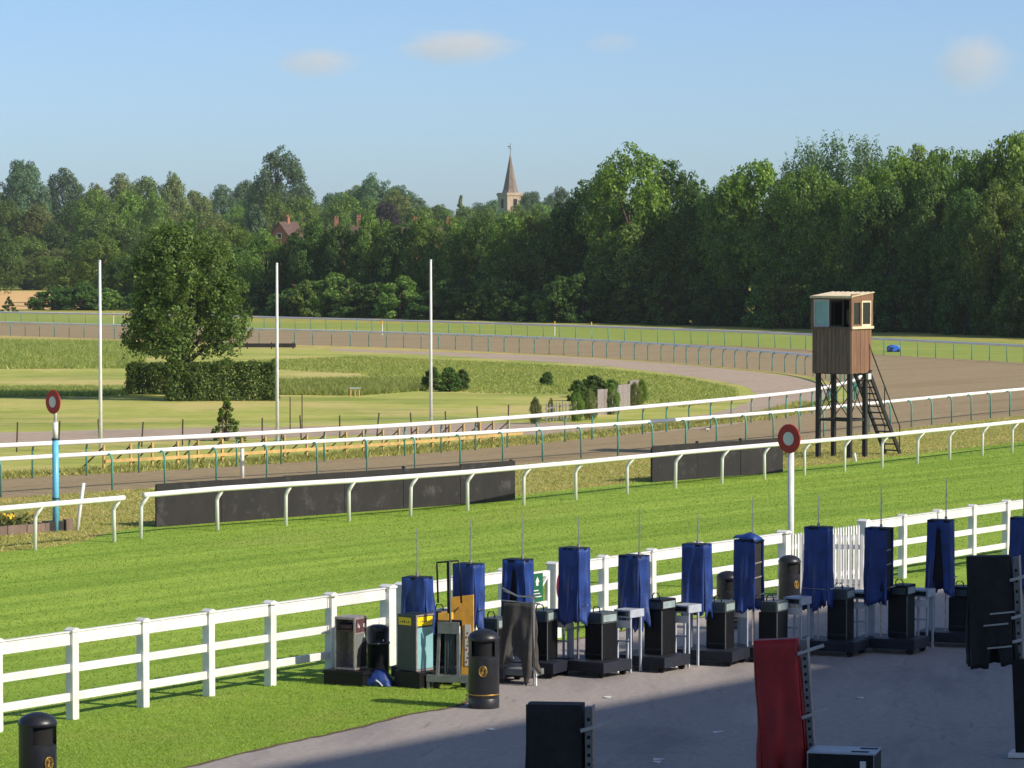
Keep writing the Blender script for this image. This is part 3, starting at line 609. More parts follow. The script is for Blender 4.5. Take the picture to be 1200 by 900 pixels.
# ------------------------------------------------------------------ running rails
def post_mesh(name, kind):
    mb = MB()
    if kind == 'bent': mb.tube([(0, 0, -.1), (0, 0, .80), (.03, 0, .88), (.22, 0, 1.10)], .05, 10)
    else:
        pts = [(0, 0, -.1), (0, 0, .86)] + [(.13 - .13 * math.cos(q), 0, .86 + .25 * math.sin(q)) for q in np.linspace(.25, math.pi * .62, 6)] + [(.24, 0, 1.07)]
        mb.tube(pts, .033, 8)
    me = mb.mesh(name); me.polygons.foreach_set('use_smooth', [True] * len(me.polygons)); return me
PM_BENT = post_mesh('bent_post', 'bent'); PM_BENT.materials.append(M['rail'])
PM_HOOK = post_mesh('hook_post', 'hook'); PM_HOOK.materials.append(M['green'])
def running_rail(label, path, side, me, over, r=.07, grp=None):
    """posts at each path point; the rail overhangs to the given side (+1 right of travel)"""
    t = thing('running_rail', label, 'running rail', path[0], 0, grp); o0 = path[0]
    rp = offset(path, side * over)
    a, b = rp[0] + (rp[0] - rp[1]).normalized() * .12, rp[-1] + (rp[-1] - rp[-2]).normalized() * .12
    pts = [a] + rp + [b]
    MB().tube([p - o0 + Vector((0, 0, 1.125)) for p in pts], r, 8, 1.05).build('rail', M['rail'], t, smooth=True)
    for p, q in zip(path, rp):
        d = q - p; c = link('post', me, None, t); c.location = p - o0; c.rotation_euler = (random.uniform(-.02, .02), random.uniform(-.02, .02), math.atan2(d.y, d.x))
    return t
running_rail('white running rail ending beside the planter, short stretch before the gap', NEAR[:4], 1, PM_BENT, .22)
running_rail('long white running rail with bent white posts along the turf', NEAR[4:], 1, PM_BENT, .22)
running_rail('white rail on green hooked posts along the near edge of the sand track', PN, -1, PM_HOOK, .24)
running_rail('white rail on green hooked posts looping round the inside of the bend', PI, 1, PM_HOOK, .24, .08)
running_rail('white rail on green posts along the outside of the far bend', PO, -1, PM_HOOK, .24, .085)

# odd white marker stakes
def stake_tube(name, label, cat, p0, p1, r, m, group=None):
    p0, p1 = Vector(p0), Vector(p1); t = MB().tube([Vector((0, 0, -.08)), (p1 - p0) * .5, p1 - p0], r, 10).build(name, m, None, smooth=True); t.location = p0
    return tag(t, label, cat, group)
b = G(90, 622); stake_tube('marker_stake', 'leaning white marker stake by the planter', 'stake', b, P(98, 566, b.y + .15), .048, M['white'])
b = G(284, 560); stake_tube('marker_stake', 'upright white marker stake behind the green hooked rail posts', 'stake', b, b + Vector((0, 0, .95)), .06, M['white'])
b = G(1003, 541); stake_tube('marker_peg', 'short white peg leaning at the foot of the wooden tower', 'peg', b, b + Vector((-.06, 0, .3)), .05, M['white'])
for x, y, top, lab in [(118, 531, 307, 'tall white flagpole beside the lone tree'), (325, 517, 310, 'tall white flagpole near the end of the clipped hedge'), (505, 506, 306, 'tall white flagpole before the dark bush clump')]:
    b = G(x, y); t = thing('flagpole', lab, 'flagpole', b); H = P(x, top, b.y).z
    MB().tube([(0, 0, -.1), (0, 0, H * .5), (0, 0, H)], [.07, .06, .045], 12).build('pole', M['white'], t, smooth=True)
    MB().lathe([(.0, H + .08), (.05, H + .05), (.055, H + .02), (.03, H)], 12).build('finial', M['white'], t, smooth=True)
    MB().lathe([(.0, .05), (.13, .05), (.13, 0), (.13, -.02)], 14).build('base_plate', M['steel'], t)

# ------------------------------------------------------------------ black boards
def boards(px0, px1, n, label, H=1.17):
    a, b = G(*px0), G(*px1); d = b - a; L = d.length; t = thing('board_screen', label, 'board screen', a, math.atan2(d.y, d.x))
    w_ = L / n
    for i in range(n):
        h = H + random.uniform(-.03, .02)
        box('panel', M['board'], t, i * w_ + .004, (i + 1) * w_ - .004, -.02 + random.uniform(-.012, .012), .02, -.03, h, .004)
        box('backing_post', M['wood_black'], t, i * w_ + .05, i * w_ + .12, .022, .1, -.05, H + random.choice([-.08, -.05, .05]), 0)
    box('backing_post', M['wood_black'], t, L - .12, L - .05, .022, .1, -.05, H + .04, 0)
boards((183, 618), (603, 586.5), 6, 'long black painted board screen behind the white running rail')
boards((764, 565.5), (917, 553.5), 3, 'shorter black board screen near the wooden tower')
# dark plank barrier on the far verge
b = G(296, 409); t = thing('plank_barrier', 'low dark plank barrier on the far verge of the bend', 'barrier', b, -.02)
box('plank', M['board'], t, -2.6, 3.2, -.04, .04, .12, .42)
for x in (-2.4, -.4, 1.4, 3.0): box('leg', M['wood_black'], t, x - .04, x + .04, .04, .12, -.05, .5)

# ------------------------------------------------------------------ winning posts
def disc_post(base, H, rot, pole_fn, label, dr=.30):
    t = thing('winning_post', label, 'post', base, rot)   # disc faces local -y
    pole_fn(t, H)
    def disc(r, y0, y1, n=40):
        mb = MB(); v = [(r * math.cos(2 * math.pi * i / n), r * math.sin(2 * math.pi * i / n)) for i in range(n)]
        return mb.prism([(x, z + H) for x, z in v], 'y', y0, y1)
    disc(dr, -.045, -.005).build('disc', M['red'], t, bevel=.004)
    disc(dr * .48, -.052, -.0455).build('disc_centre', M['white'], t)
    mb = MB(); mb.tube([(dr * 1.0 * math.cos(q), -.025, H + dr * math.sin(q)) for q in np.linspace(0, 2 * math.pi, 41)], .012, 6).build('rim', M['red'], t, smooth=True)
def pole_a(t, H):
    MB().tube([(0, 0.04, -.1), (0, .04, 2.42)], .085, 14).build('lower_pole', M['blue_post'], t, smooth=True)
    MB().tube([(0, .04, 2.42), (0, .04, 2.86)], .07, 14).build('sleeve', M['white'], t, smooth=True)
    MB().tube([(0, .04, 2.86), (0, .04, H + .2)], .045, 12).build('upper_pole', M['white'], t, smooth=True)
    for z in (2.42, .86): MB().tube([(0, .04, z - .02), (0, .04, z + .02)], .1, 14).build('collar', M['teal_dark'], t, smooth=True)
def pole_b(t, H):
    MB().tube([(0, .04, -.1), (0, .04, H - .22)], .07, 14).build('pole', M['white'], t, smooth=True)
    MB().tube([(0, .04, H - .22), (0, .04, H + .2)], .045, 12).build('upper_pole', M['white'], t, smooth=True)
b = G(64, 622.5); disc_post(b, P(62, 471, b.y).z, -R(46), pole_a, 'pale blue post with a red and white disc beside the planter', .305)
b = G(925, 694); disc_post(b, P(925, 514, b.y).z, -R(44), pole_b, 'white post with a red and white disc beside the picket gate', .305)
# planter
a, b2 = G(-60, 633), G(54, 624); d = b2 - a; t = thing('planter_bed', 'low timber edged flower bed round the pale blue post', 'planter', a, math.atan2(d.y, d.x)); L = d.length
nb = 5
for i in range(nb): box('sleeper', M['wood_grey'], t, i * L / nb + .01, (i + 1) * L / nb - .01, 0, .12, -.05, .24 + random.uniform(-.01, .01), .008)
box('end_sleeper', M['wood_grey'], t, L, L + .12, 0, 1.6, -.05, .24, .008); box('soil', M['soil'], t, 0, L, .12, 1.6, -.05, .19)
rng = np.random.default_rng(3); pts = np.stack([rng.uniform(.1, L - .1, 900), rng.uniform(.2, 1.5, 900), rng.uniform(.2, .48, 900)], 1)
nr = rng.normal(size=(900, 3)); nr /= np.linalg.norm(nr, axis=1)[:, None]; v, q = leaf_cloud(pts, nr, .12, rng)
me = np_mesh('planter_leaves', v, q); me.materials.append(LM['olive']); link('bedding_leaves', me, None, t)
pts = np.stack([rng.uniform(.1, L - .1, 90), rng.uniform(.15, .9, 90), rng.uniform(.36, .52, 90)], 1); nr = rng.normal(size=(90, 3)); nr /= np.linalg.norm(nr, axis=1)[:, None]
v, q = leaf_cloud(pts, nr, .10, rng, .9); me = np_mesh('planter_flowers', v, q); me.materials.append(M['flower']); link('flowers', me, None, t)
b = G(75, 622); t = thing('timber_block', 'short dark timber block pair at the end of the planter', 'timber block', b, .6)
box('block', M['wood_grey'], t, .02, .22, -.1, .1, -.05, .3, .01); box('dark_block', M['wood_black'], t, -.5, -.02, -.05, .3, -.05, .26, .01)

# ------------------------------------------------------------------ low yellow timber rail and the wire fence of dark stakes
ip = offset(PI, -1.9); ip = [p for p in ip if p.y < 140 and G(80, 550).x < p.x < 1.0]
t = thing('timber_rail', 'low new yellow timber rail with braced posts behind the inner running rail', 'timber fence', ip[0])
for i, (p, q) in enumerate(zip(ip, ip[1:])):
    p, q = p - ip[0], q - ip[0]; d = (q - p).normalized(); nrm = Vector((-d.y, d.x, 0))
    MB().bar(p + Vector((0, 0, .30)), q + Vector((0, 0, .30)), .05, .11).build('rail', M['wood_yellow'], t)
    for s in (0, .55):
        m_ = p.lerp(q, s) - nrm * -.07
        MB().bar(m_ + Vector((0, 0, -.05)), m_ + Vector((0, 0, .84)), .07, .07, d).build('post', M['wood_yellow'], t)
        MB().bar(m_ + Vector((0, 0, .74)) + nrm * .06, m_ + nrm * .75 - d * .45 + Vector((0, 0, -.02)), .045, .045).build('brace', M['stake'], t)
sp = spline([G(*p) for p in [(-30, 532), (90, 527), (300, 519), (430, 514), (560, 508), (610, 505)]], 1.75)
t = thing('wire_fence', 'thin wire fence of dark leaning stakes beside the gravel path', 'wire fence', sp[0])
for i, p in enumerate(sp):
    H = random.choice([.95, 1.0, 1.05, 1.1]); l = Vector((random.uniform(-.1, .1), random.uniform(-.05, .05), H)); q = p - sp[0]
    MB().tube([q + Vector((0, 0, -.1)), q + l * .5, q + l], .028, 6).build('stake', M['stake'], t)
for z in (.35, .7): MB().tube([p - sp[0] + Vector((0, 0, z)) for p in sp], .006, 4).build('wire', M['steel'], t)
for x, y, top in [(354, 505, 462), (340, 505, 465)]:
    b = G(x, y); stake_tube('thin_pole', 'thin dark pole standing between the two hedgeward flagpoles', 'pole', b, P(x, top, b.y), .022, M['stake'], 'thin dark poles by the path')
# small trestle with a white top
b = G(416, 466); t = thing('trestle', 'small wooden trestle with white top on the infield grass', 'trestle', b, .3)
for x in (-.22, 0, .22): box('leg', M['wood_yellow'], t, x - .025, x + .025, -.03, .03, -.04, .46)
box('top', M['pale_steel'], t, -.3, .3, -.08, .08, .46, .50)
# grey boards
for x0, x1, y, H in [(700, 724, 487, 1.15), (724, 738, 482, 1.2), (738, 748, 476, 1.2)]:
    a, c = G(x0, y), G(x1, y - 2); d = c - a; t = thing('grey_hoarding', 'pale grey board standing among young bushes by the inner rail', 'hoarding', a, math.atan2(d.y, d.x), 'grey boards among the bushes')
    n_ = max(2, int(d.length / .3))
    for i in range(n_): box('slat', M['alu'], t, i * d.length / n_ + .006, (i + 1) * d.length / n_ - .006, -.02 + .004 * (i % 2), .02, -.03, H + random.uniform(-.02, .02))
    box('post', M['stake'], t, 0, .06, .021, .08, -.05, H)
# low grey mesh enclosure
a, c = G(640, 496), G(700, 487); d = c - a; t = thing('picket_strip', 'weathered low picket strip behind the young bushes', 'fence', a, math.atan2(d.y, d.x)); n_ = 16
for i in range(n_): box('picket', M['alu'], t, i * d.length / n_, i * d.length / n_ + .08, -.012, .012, -.03, .8 + random.uniform(-.05, .05))
for z in (.2, .6): box('rail', M['alu'], t, 0, d.length, .013, .04, z, z + .06)
# orange topped marker posts along the outer rail
for x, y in [(448, 392.5), (650, 393.5), (693, 394.5), (133, 381)]:
    b = G(x, y); t = thing('marker_post', 'slim orange topped marker post at the far outer rail', 'marker post', b, 0, 'orange markers at the far rail')
    MB().tube([(0, 0, -.05), (0, 0, .9)], .045, 8).build('shaft', M['white'], t); MB().tube([(0, 0, .9), (0, 0, 1.25)], .05, 8).build('cap', M['orange'], t)
# blue covered kit on the bend
b = G(1047, 412.5); t = thing('covered_machine', 'bright blue covered machine parked at the outer edge of the bend', 'machine', b, .2)
mb = MB(); prof = [(-.42, .03), (-.45, .30), (-.34, .44), (-.05, .52), (.22, .50), (.38, .38), (.45, .25), (.44, .03)]
mb.prism(prof, 'y', -.3, .3).build('cover', M['bluekit'], t, bevel=.06)
for x in (-.28, .28): MB().tube([(x, -.34, .1), (x, .34, .1)], .1, 14).build('wheel', M['black'], t)
box('opening', M['void'], t, -.36, -.12, -.31, -.29, .2, .34)
# magpie on the sand
def bird(px, py, rz):
    b = G(px, py); t = thing('bird', 'small black and white bird standing on the sand track', 'bird', b, rz)
    MB().tube([(-.13, 0, .12), (-.08, 0, .13), (0, 0, .135), (.07, 0, .15), (.11, 0, .19), (.14, 0, .205), (.165, 0, .2)], [.015, .045, .06, .05, .034, .03, .008], 10).build('body', M['black_cloth'], t, smooth=True)
    MB().tube([(-.02, 0, .095), (.04, 0, .105), (.08, 0, .13)], [.03, .045, .03], 8).build('belly', M['paper'], t, smooth=True)
    MB().bar((-.12, 0, .125), (-.32, 0, .10), .05, .012).build('tail', M['black_cloth'], t)
    for s in (-1, 1):
        MB().tube([(.0, s * .02, .1), (.01, s * .02, 0)], .006, 5).build('leg', M['black_cloth'], t)
        MB().bar((.06, s * .058, .15), (-.1, s * .05, .125), .012, .05).build('wing', M['paper'], t)
bird(829, 506.5, .4)

# ------------------------------------------------------------------ wooden judge's tower
def tower():
    nc = G(995.5, 537.5); ang = math.atan2(.8, .6)
    t = thing('lookout_tower', 'wooden lookout cabin on tall black legs with a steep stair', 'tower', nc, ang)
    # local x: along the track (away right), local y: away left ; near corner at origin
    lx, ly = 1.04, 1.30; fz = 3.08; x0, x1, y0, y1 = -.06, 1.30, -.08, 1.50; sill = 4.62; top = 5.72
    for x in (0, lx):
        for y in (0, ly): MB().box(x - .075, x + .075, y - .075, y + .075, -.2, fz - .1).build('leg', M['wood_black'], t, bevel=.01)
    for (a, b_) in (((0, 0), (0, ly)), ((0, 0), (lx, 0)), ((lx, 0), (lx, ly)), ((0, ly), (lx, ly))):
        MB().bar((*a, 1.35), (*b_, 1.35), .06, .08).build('tie_beam', M['wood_black'], t)
        MB().tube([(*a, 1.4), (*b_, 2.95)], .018, 6).build('cross_brace', M['wood_black'], t); MB().tube([(*a, 2.95), (*b_, 1.4)], .018, 6).build('cross_brace', M['wood_black'], t)
    box('floor', M['wood_black'], t, x0 + .03, x1 - .03, y0 + .03, y1 - .03, fz - .1, fz)
    c = 0
    def cladding(n, f, m):
        for i in range(n): f(i / n, (i + 1) / n, m)
    cladding(10, lambda a, b_, m: box('cladding_board', m, t, x0 - .022 + random.uniform(-.006, .004), x0 + .01, y0 + (y1 - y0) * a + .006, y0 + (y1 - y0) * b_ - .006, fz - .06 - random.uniform(0, .03), sill), M['wood_grey'])
    cladding(9, lambda a, b_, m: box('cladding_board', m, t, x0 + (x1 - x0) * a + .006, x0 + (x1 - x0) * b_ - .006, y0 - .022 + random.uniform(-.006, .004), y0 + .01, fz - .06 - random.uniform(0, .03), sill), M['wood_red'])
    cladding(10, lambda a, b_, m: box('cladding_board', m, t, x1 - .01, x1 + .022, y0 + (y1 - y0) * a + .006, y0 + (y1 - y0) * b_ - .006, fz - .06, sill), M['wood_red'])
    cladding(9, lambda a, b_, m: box('cladding_board', m, t, x0 + (x1 - x0) * a + .006, x0 + (x1 - x0) * b_ - .006, y1 - .01, y1 + .022, fz - .06, sill), M['wood_red'])
    box('inner_lining', M['wood_black'], t, x0 + .011, x1 - .011, y0 + .011, y1 - .011, fz, fz + .02)
    # sills, corner posts, head
    for a in (x0, x1):
        for b_ in (y0, y1): MB().box(a - .05, a + .05, b_ - .05, b_ + .05, sill, top).build('corner_post', M['wood_red'], t)
    box('sill', M['wood_cream'], t, x0 - .05, x1 + .06, y0 - .09, y0 - .023, sill - .04, sill + .05); box('sill', M['wood_grey'], t, x0 - .09, x0 - .051, y0 - .05, y1 + .05, sill - .04, sill + .03)
    box('head_board', M['wood_red'], t, x0 - .06, x1 + .06, y0 - .055, y0 - .02, top - .14, top + .1); box('head_board', M['wood_red'], t, x0 - .055, x0 - .02, y0 - .05, y1 + .05, top - .10, top)
    box('head_board', M['wood_red'], t, x1 + .02, x1 + .055, y0, y1, top - .10, top); box('head_board', M['wood_red'], t, x0, x1, y1 + .02, y1 + .055, top - .10, top)
    def window_y(xa, xb, za, zb, m, gl):   # in the right-hand (sunlit) wall
        w_ = MB(); y = y0
        for q in ((xa, xa + .06, za, zb), (xb - .06, xb, za, zb), (xa + .06, xb - .06, za, za + .07), (xa + .06, xb - .06, zb - .07, zb)): w_.box(q[0], q[1], y - .045, y + .02, q[2], q[3])
        f = w_.build('window', m, t, recalc=False)
        box('pane', gl, f, xa + .06, xb - .06, y - .012, y - .006, za + .07, zb - .07)
    window_y(x0 + .06, .56, sill + .05, top - .14, M['wood_red'], M['dark_glass']); window_y(.60, x1 - .06, sill + .05, top - .14, M['wood_cream'], M['dark_glass'])
    def window_x(ya, yb, za, zb, m, gl):
        w_ = MB()
        for q in ((ya, ya + .06, za, zb), (yb - .06, yb, za, zb), (ya + .06, yb - .06, za, za + .07), (ya + .06, yb - .06, zb - .07, zb)): w_.box(x0 - .045, x0 + .02, q[0], q[1], q[2], q[3])
        f = w_.build('window', m, t, recalc=False); 
        if gl: box('pane', gl, f, x0 - .012, x0 - .006, ya + .06, yb - .06, za + .07, zb - .07)
    window_x(.80, y1 - .06, sill + .03, top - .1, M['pale_steel'], M['teal_glass']); window_x(y0 + .28, .78, sill + .03, top - .1, M['wood_black'], None)
    box('inner_frame', M['wood_cream'], t, x1 - .06, x1 - .03, .25, .9, sill + .1, sill + .62); box('desk', M['wood_grey'], t, x0 + .1, x0 + .5, .1, 1.2, sill - .2, sill - .16)
    box('back_wall', M['wood_black'], t, x0 + .06, x1 - .06, y1 - .06, y1 - .03, sill, top); box('side_wall', M['wood_black'], t, x1 - .03, x1 + .01, .05, y1 - .07, sill, top)
    # sloping corrugated roof
    mb = MB(); n = 34; v = []; f = []
    for i in range(n + 1):
        y = y0 - .10 + (y1 - y0 + .17) * i / n; dz = .014 * math.sin(i * math.pi / 2)
        v += [(x0 - .07, y, top - .01 + dz), (x1 + .07, y, top + .13 + dz)]
    for i in range(n): f.append((2 * i, 2 * i + 1, 2 * i + 3, 2 * i + 2))
    ro = mb.add(v, f).build('roof', M['wood_cream'], t, recalc=False); s = ro.modifiers.new('s', 'SOLIDIFY'); s.thickness = .03; s.offset = 1
    box('roof_trim', M['wood_cream'], t, x0 - .10, x0 - .071, y0 - .1, y1 + .07, top - .05, top + .03)
    # stair from the right hand side down along the track
    a = Vector((1.12, -.1, fz)); e = Vector((3.35, -.1, 0)); wd = .62
    st = MB().bar(a, e, .06, .16).build('stringer', M['wood_black'], t); MB().bar(a + Vector((0, wd, 0)), e + Vector((0, wd, 0)), .06, .16).build('stringer', M['wood_black'], t)
    for i in range(13):
        p = a.lerp(e, (i + .6) / 13.2); box('tread', M['wood_black'], t, p.x - .11, p.x + .11, p.y + .03, p.y + wd - .03, p.z - .02, p.z + .02)
    hr = [a + Vector((0, 0, .95)), e + Vector((0, 0, .95))]
    for k in (0, wd):
        MB().tube([h + Vector((0, k, 0)) for h in hr], .022, 6).build('handrail', M['wood_black'], t)
        for s_ in (.02, .5, .98):
            p = a.lerp(e, s_) + Vector((0, k, 0)); MB().tube([p, p + Vector((0, 0, .95))], .02, 6).build('baluster', M['wood_black'], t)
    box('landing', M['wood_black'], t, lx + .09, 1.3, -.14, .66, fz - .04, fz + .02)
    box('white_box', M['white'], t, 1.0, 1.2, -.16, -.06, fz - .3, fz - .1)
tower()

# ------------------------------------------------------------------ white post and rail fence
FH = 1.42
px_posts = [-1.05, -.0]
def fence_run(label, xs, cap_first=False):
    pts = [fence_a + fdir * ((x - fence_a.x) / fdir.x) for x in xs]; o0 = pts[0]
    t = thing('post_and_rail_fence', label, 'fence', o0, math.atan2(fdir.y, fdir.x))
    ss = [(p - o0).length for p in pts]
    for i, s in enumerate(ss):
        k = .075 if not (cap_first and i in cap_first) else .105; lean = random.uniform(-.006, .006)
        p = MB().box(s - k, s + k, -k, k, -.2, FH - .03).build('post', M['white'], t, bevel=.006); p.rotation_euler = (lean, lean * .7, 0)
        MB().prism([(s - k - .015, FH - .03), (s + k + .015, FH - .03), (s + k + .015, FH), (s + .02, FH + .035), (s - .02, FH + .035), (s - k - .015, FH)], 'y', -k - .015, k + .015).build('post_cap', M['white'], t)
    for a, b_ in zip(ss, ss[1:]):
        for z0, z1 in ((1.19, 1.38), (.75, .88), (.30, .43)):
            dz = random.uniform(-.006, .006); box('rail', M['white'], t, a + .077, b_ - .077, -.028, .028, z0 + dz, z1 + dz, .006)
        box('cap_rail', M['white'], t, a + .077, b_ - .077, -.045, .045, 1.383, 1.405, .004)
    return t
fence_run('white three rail fence left of the gate gap, beside the lawn', [-8.8, -7.9, -6.92, -5.96, -5.02, -4.1, -3.15, -2.2], (7,))
fence_run('short white fence stretch behind the first blue covered stands', [-1.95, -1.0, -.12], (0, 2))
fence_run('white three rail fence between the braced gate and the picket gate', [.80, 1.78, 2.78, 3.79, 4.78, 5.76], (0, 5))
fence_run('white three rail fence beyond the picket gate', [7.76, 8.78, 9.74, 10.74, 11.74, 12.75, 13.8, 15], (0,))
# link rail
# braced gate with life ring and green notice
def fpt(x): return fence_a + fdir * ((x - fence_a.x) / fdir.x)
ga, gb = fpt(.02), fpt(.70); Lg = (gb - ga).length
t = thing('braced_gate', 'white diagonally braced gate with a green notice', 'gate', ga, math.atan2(fdir.y, fdir.x))
for x in (0, Lg - .08): box('stile', M['white'], t, x, x + .08, -.03, .03, .12, 1.3, .004)
for z in (.14, .62, 1.2): box('rail', M['white'], t, .082, Lg - .082, -.025, .025, z, z + .11, .004)
MB().bar((.1, .0, .26), (Lg - .1, .0, 1.19), .04, .08, (0, 1, 0)).build('brace', M['white'], t)
sg = box('notice', M['sign_green'], t, .52, .92, -.06, -.035, .75, 1.28, .004)
box('symbol', M['white'], sg, .68, .76, -.064, -.061, 1.05, 1.15); MB().prism([(.65, 1.12), (.79, 1.12), (.72, 1.22)], 'y', -.067, -.0645).build('symbol', M['white'], sg)
for i in range(3): box('text_line', M['white'], sg, .58, .86 - .05 * i, -.064, -.061, .83 + i * .06, .85 + i * .06)
p = fpt(.86); t2 = thing('red_hoop', 'red hoop hanging on the thick gate post', 'hoop', p + fnor * .13 + Vector((0, 0, 1.0)), math.atan2(fdir.y, fdir.x))
MB().tube([(.17 * math.cos(q), 0, .26 * math.sin(q)) for q in np.linspace(0, 2 * math.pi, 33)], .025, 8).build('hoop', M['red'], t2, smooth=True)
# picket gates
def picket(xa, xb, label, swing=0.):
    a, b_ = fpt(xa), fpt(xb); L = (b_ - a).length; t = thing('picket_gate', label, 'gate', a, math.atan2(fdir.y, fdir.x) + swing)
    for z in (.28, 1.02): box('rail', M['white'], t, .0, L, -.02, .02, z, z + .1, .004)
    n_ = int(L / .115)
    for i in range(n_):
        x = (i + .5) * L / n_; h = 1.36
        MB().prism([(x - .028, .08), (x + .028, .08), (x + .028, h - .04), (x, h), (x - .028, h - .04)], 'y', -.045, -.022).build('picket', M['white'], t)
    for x in (.02, L - .1): box('stile', M['white'], t, x, x + .08, -.0205, .03, .06, 1.3, .004)
picket(5.9, 6.72, 'white picket gate leaf beside the disc post'); picket(6.76, 7.62, 'white picket gate leaf beside the right hand fence')
a = fpt(6.2) + fnor * 1.0; 
picket(6.1, 6.9, 'white picket gate leaf swung open in front of the closed leaves', -1.15)

# ------------------------------------------------------------------ litter bins
BIN = {}
def bin_parts(t, s, face):
    r = .25
    def mk(k, f):
        if k not in BIN: BIN[k] = f()
        return BIN[k]
    body = MB().lathe([(.0, 0), (r * .98, 0), (r, .02), (r, .16), (r * .985, .165), (r * .985, .18), (r, .19), (r, .84), (.22, .86), (.0, .86)], 36).build('body', M['bin'], t, smooth=False)
    body.data.polygons.foreach_set('use_smooth', [True] * len(body.data.polygons)); es = body.modifiers.new('e', 'EDGE_SPLIT'); es.split_angle = R(40)
    for k in (0, 1):
        a = face + k * math.pi
        MB().lathe([(r, .841), (r, 1.12)], 14, a0=a + .85, a1=a + math.pi - .85).build('hood_side', M['bin'], t, smooth=True)
    MB().lathe([(r, 1.10), (r + .012, 1.12), (r + .008, 1.15), (r * .9, 1.205), (r * .6, 1.25), (r * .25, 1.275), (0, 1.28)], 36).build('dome', M['bin'], t, smooth=True)
    MB().lathe([(r * .8, .845), (r * .8, 1.12)], 24).build('liner', M['void'], t, smooth=True)
    MB().lathe([(r + .003, .222), (r + .008, .228), (r + .003, .240)], 36).build('gold_band', M['gold'], t, smooth=True)
    # round emblem standing proud of the body
    e = thing_part = bpy.data.objects.new('emblem', None)
    COL.objects.link(e); e.parent = t; e.location = ((r + .004) * math.cos(face), (r + .004) * math.sin(face), .62); e.rotation_euler = (0, 0, face + math.pi / 2)
    MB().tube([(.062 * math.cos(q), -.002, .085 * math.sin(q)) for q in np.linspace(0, 2 * math.pi, 29)], .008, 6).build('ring', M['gold'], e, smooth=True)
    MB().tube([(.044 * math.cos(q), -.002, .062 * math.sin(q)) for q in np.linspace(0, 2 * math.pi, 29)], .004, 6).build('ring', M['gold'], e, smooth=True)
    MB().prism([(-.02, -.045), (.012, -.05), (.02, -.02), (.006, 0), (.024, .03), (.004, .055), (-.014, .04), (-.004, .01), (-.026, -.01)], 'y', -.006, .004).build('figure', M['gold'], e)
    t.scale = (s, s, s)
def litter_bin(px, py, label, face, s=1.):
    b = G(px, py); t = thing('litter_bin', label, 'litter bin', b, 0); bin_parts(t, s, face)
litter_bin(567, 829.5, 'black domed litter bin with gold emblem at the corner of the lawn', -math.pi / 2 - .05)
litter_bin(44.5, 947, 'black domed litter bin standing alone on the lawn', -math.pi / 2 + .75)
litter_bin(925, 716, 'dark domed litter bin behind the covered stands near the picket gate', -math.pi / 2 + .6, .9)
litter_bin(853, 738, 'litter bin behind the covered stands on the path', -math.pi / 2 + .6, .9)

# ------------------------------------------------------------------ bookmakers' stands
def cloth(name, m, parent, w_, d, z0, z1, seed, sides='fblr', flare=.03, wr=.012, drop=.05, split=False, cut=None, inside=None):
    rng = random.Random(seed); mb = MB(); nz = 16
    cor = [(0, 0), (w_, 0), (w_, d), (0, d)]; names = 'frbl'; ph = [rng.uniform(0, 6) for _ in range(8)]
    for k in range(4):
        if names[k] not in sides: continue
        (xa, ya), (xb, yb) = cor[k], cor[(k + 1) % 4]; L = math.hypot(xb - xa, yb - ya); nx = 14
        nrm = Vector((yb - ya, -(xb - xa), 0)).normalized(); v = []
        zb = [z0 + drop * (math.sin(ph[k] + i * .55) * .5 + rng.uniform(-.4, .4)) for i in range(nx + 1)]
        if cut and names[k] in cut: zb = [z + cut[names[k]](i / nx) for i, z in enumerate(zb)]
        for j in range(nz + 1):
            s = j / nz
            for i in range(nx + 1):
                u = i / nx; z = z1 + (zb[i] - z1) * s
                o = flare * s ** 1.4 + wr * (s * 1.3 + .15) * (math.sin(u * 9 + ph[k] + s * 2.4) + .7 * math.sin(u * 17 + ph[4] + s * 5) + .8 * math.sin(s * 7 - u * 6 + ph[5]))
                if i in (0, nx): o = flare * s ** 1.4 * .7
                p = Vector((xa + (xb - xa) * u, ya + (yb - ya) * u, z)) + nrm * o
                if split and names[k] == 'f':
                    g_ = .42 * s ** 1.2 * w_; c_ = u - .5
                    if c_ != 0: p.x += math.copysign(g_ * .5 * max(0, 1 - abs(c_) * 1.1), c_); 
                v.append(p)
        f = []
        for j in range(nz):
            for i in range(nx):
                if split and names[k] == 'f' and i in (6, 7) and j > 1 : continue
                f.append((j * (nx + 1) + i, j * (nx + 1) + i + 1, (j + 1) * (nx + 1) + i + 1, (j + 1) * (nx + 1) + i))
        mb.add(v, f)
    o = mb.build(name, m, parent, smooth=True, recalc=False); s = o.modifiers.new('thick', 'SOLIDIFY'); s.thickness = .006
    return o
CACHE = {}
def cached(key, fn, name, m, parent, bevel=0., smooth=False):
    if key not in CACHE:
        o = fn(MB()).build(name, m, parent, smooth=smooth, bevel=bevel); CACHE[key] = o.data; return o
    o = link(name, CACHE[key], None, parent)
    if bevel: b_ = o.modifiers.new('bevel', 'BEVEL'); b_.width = bevel; b_.segments = 2; b_.limit_method = 'ANGLE'
    return o
def perf(mb):
    mb.box(-.14, 1.04, 0, .02, .10, .28).box(-.14, 1.04, .80, .82, .10, .28).box(-.14, -.12, .02, .80, .10, .28).box(1.02, 1.04, .02, .80, .10, .28).box(-.12, 1.02, .02, .80, .25, .28); return mb
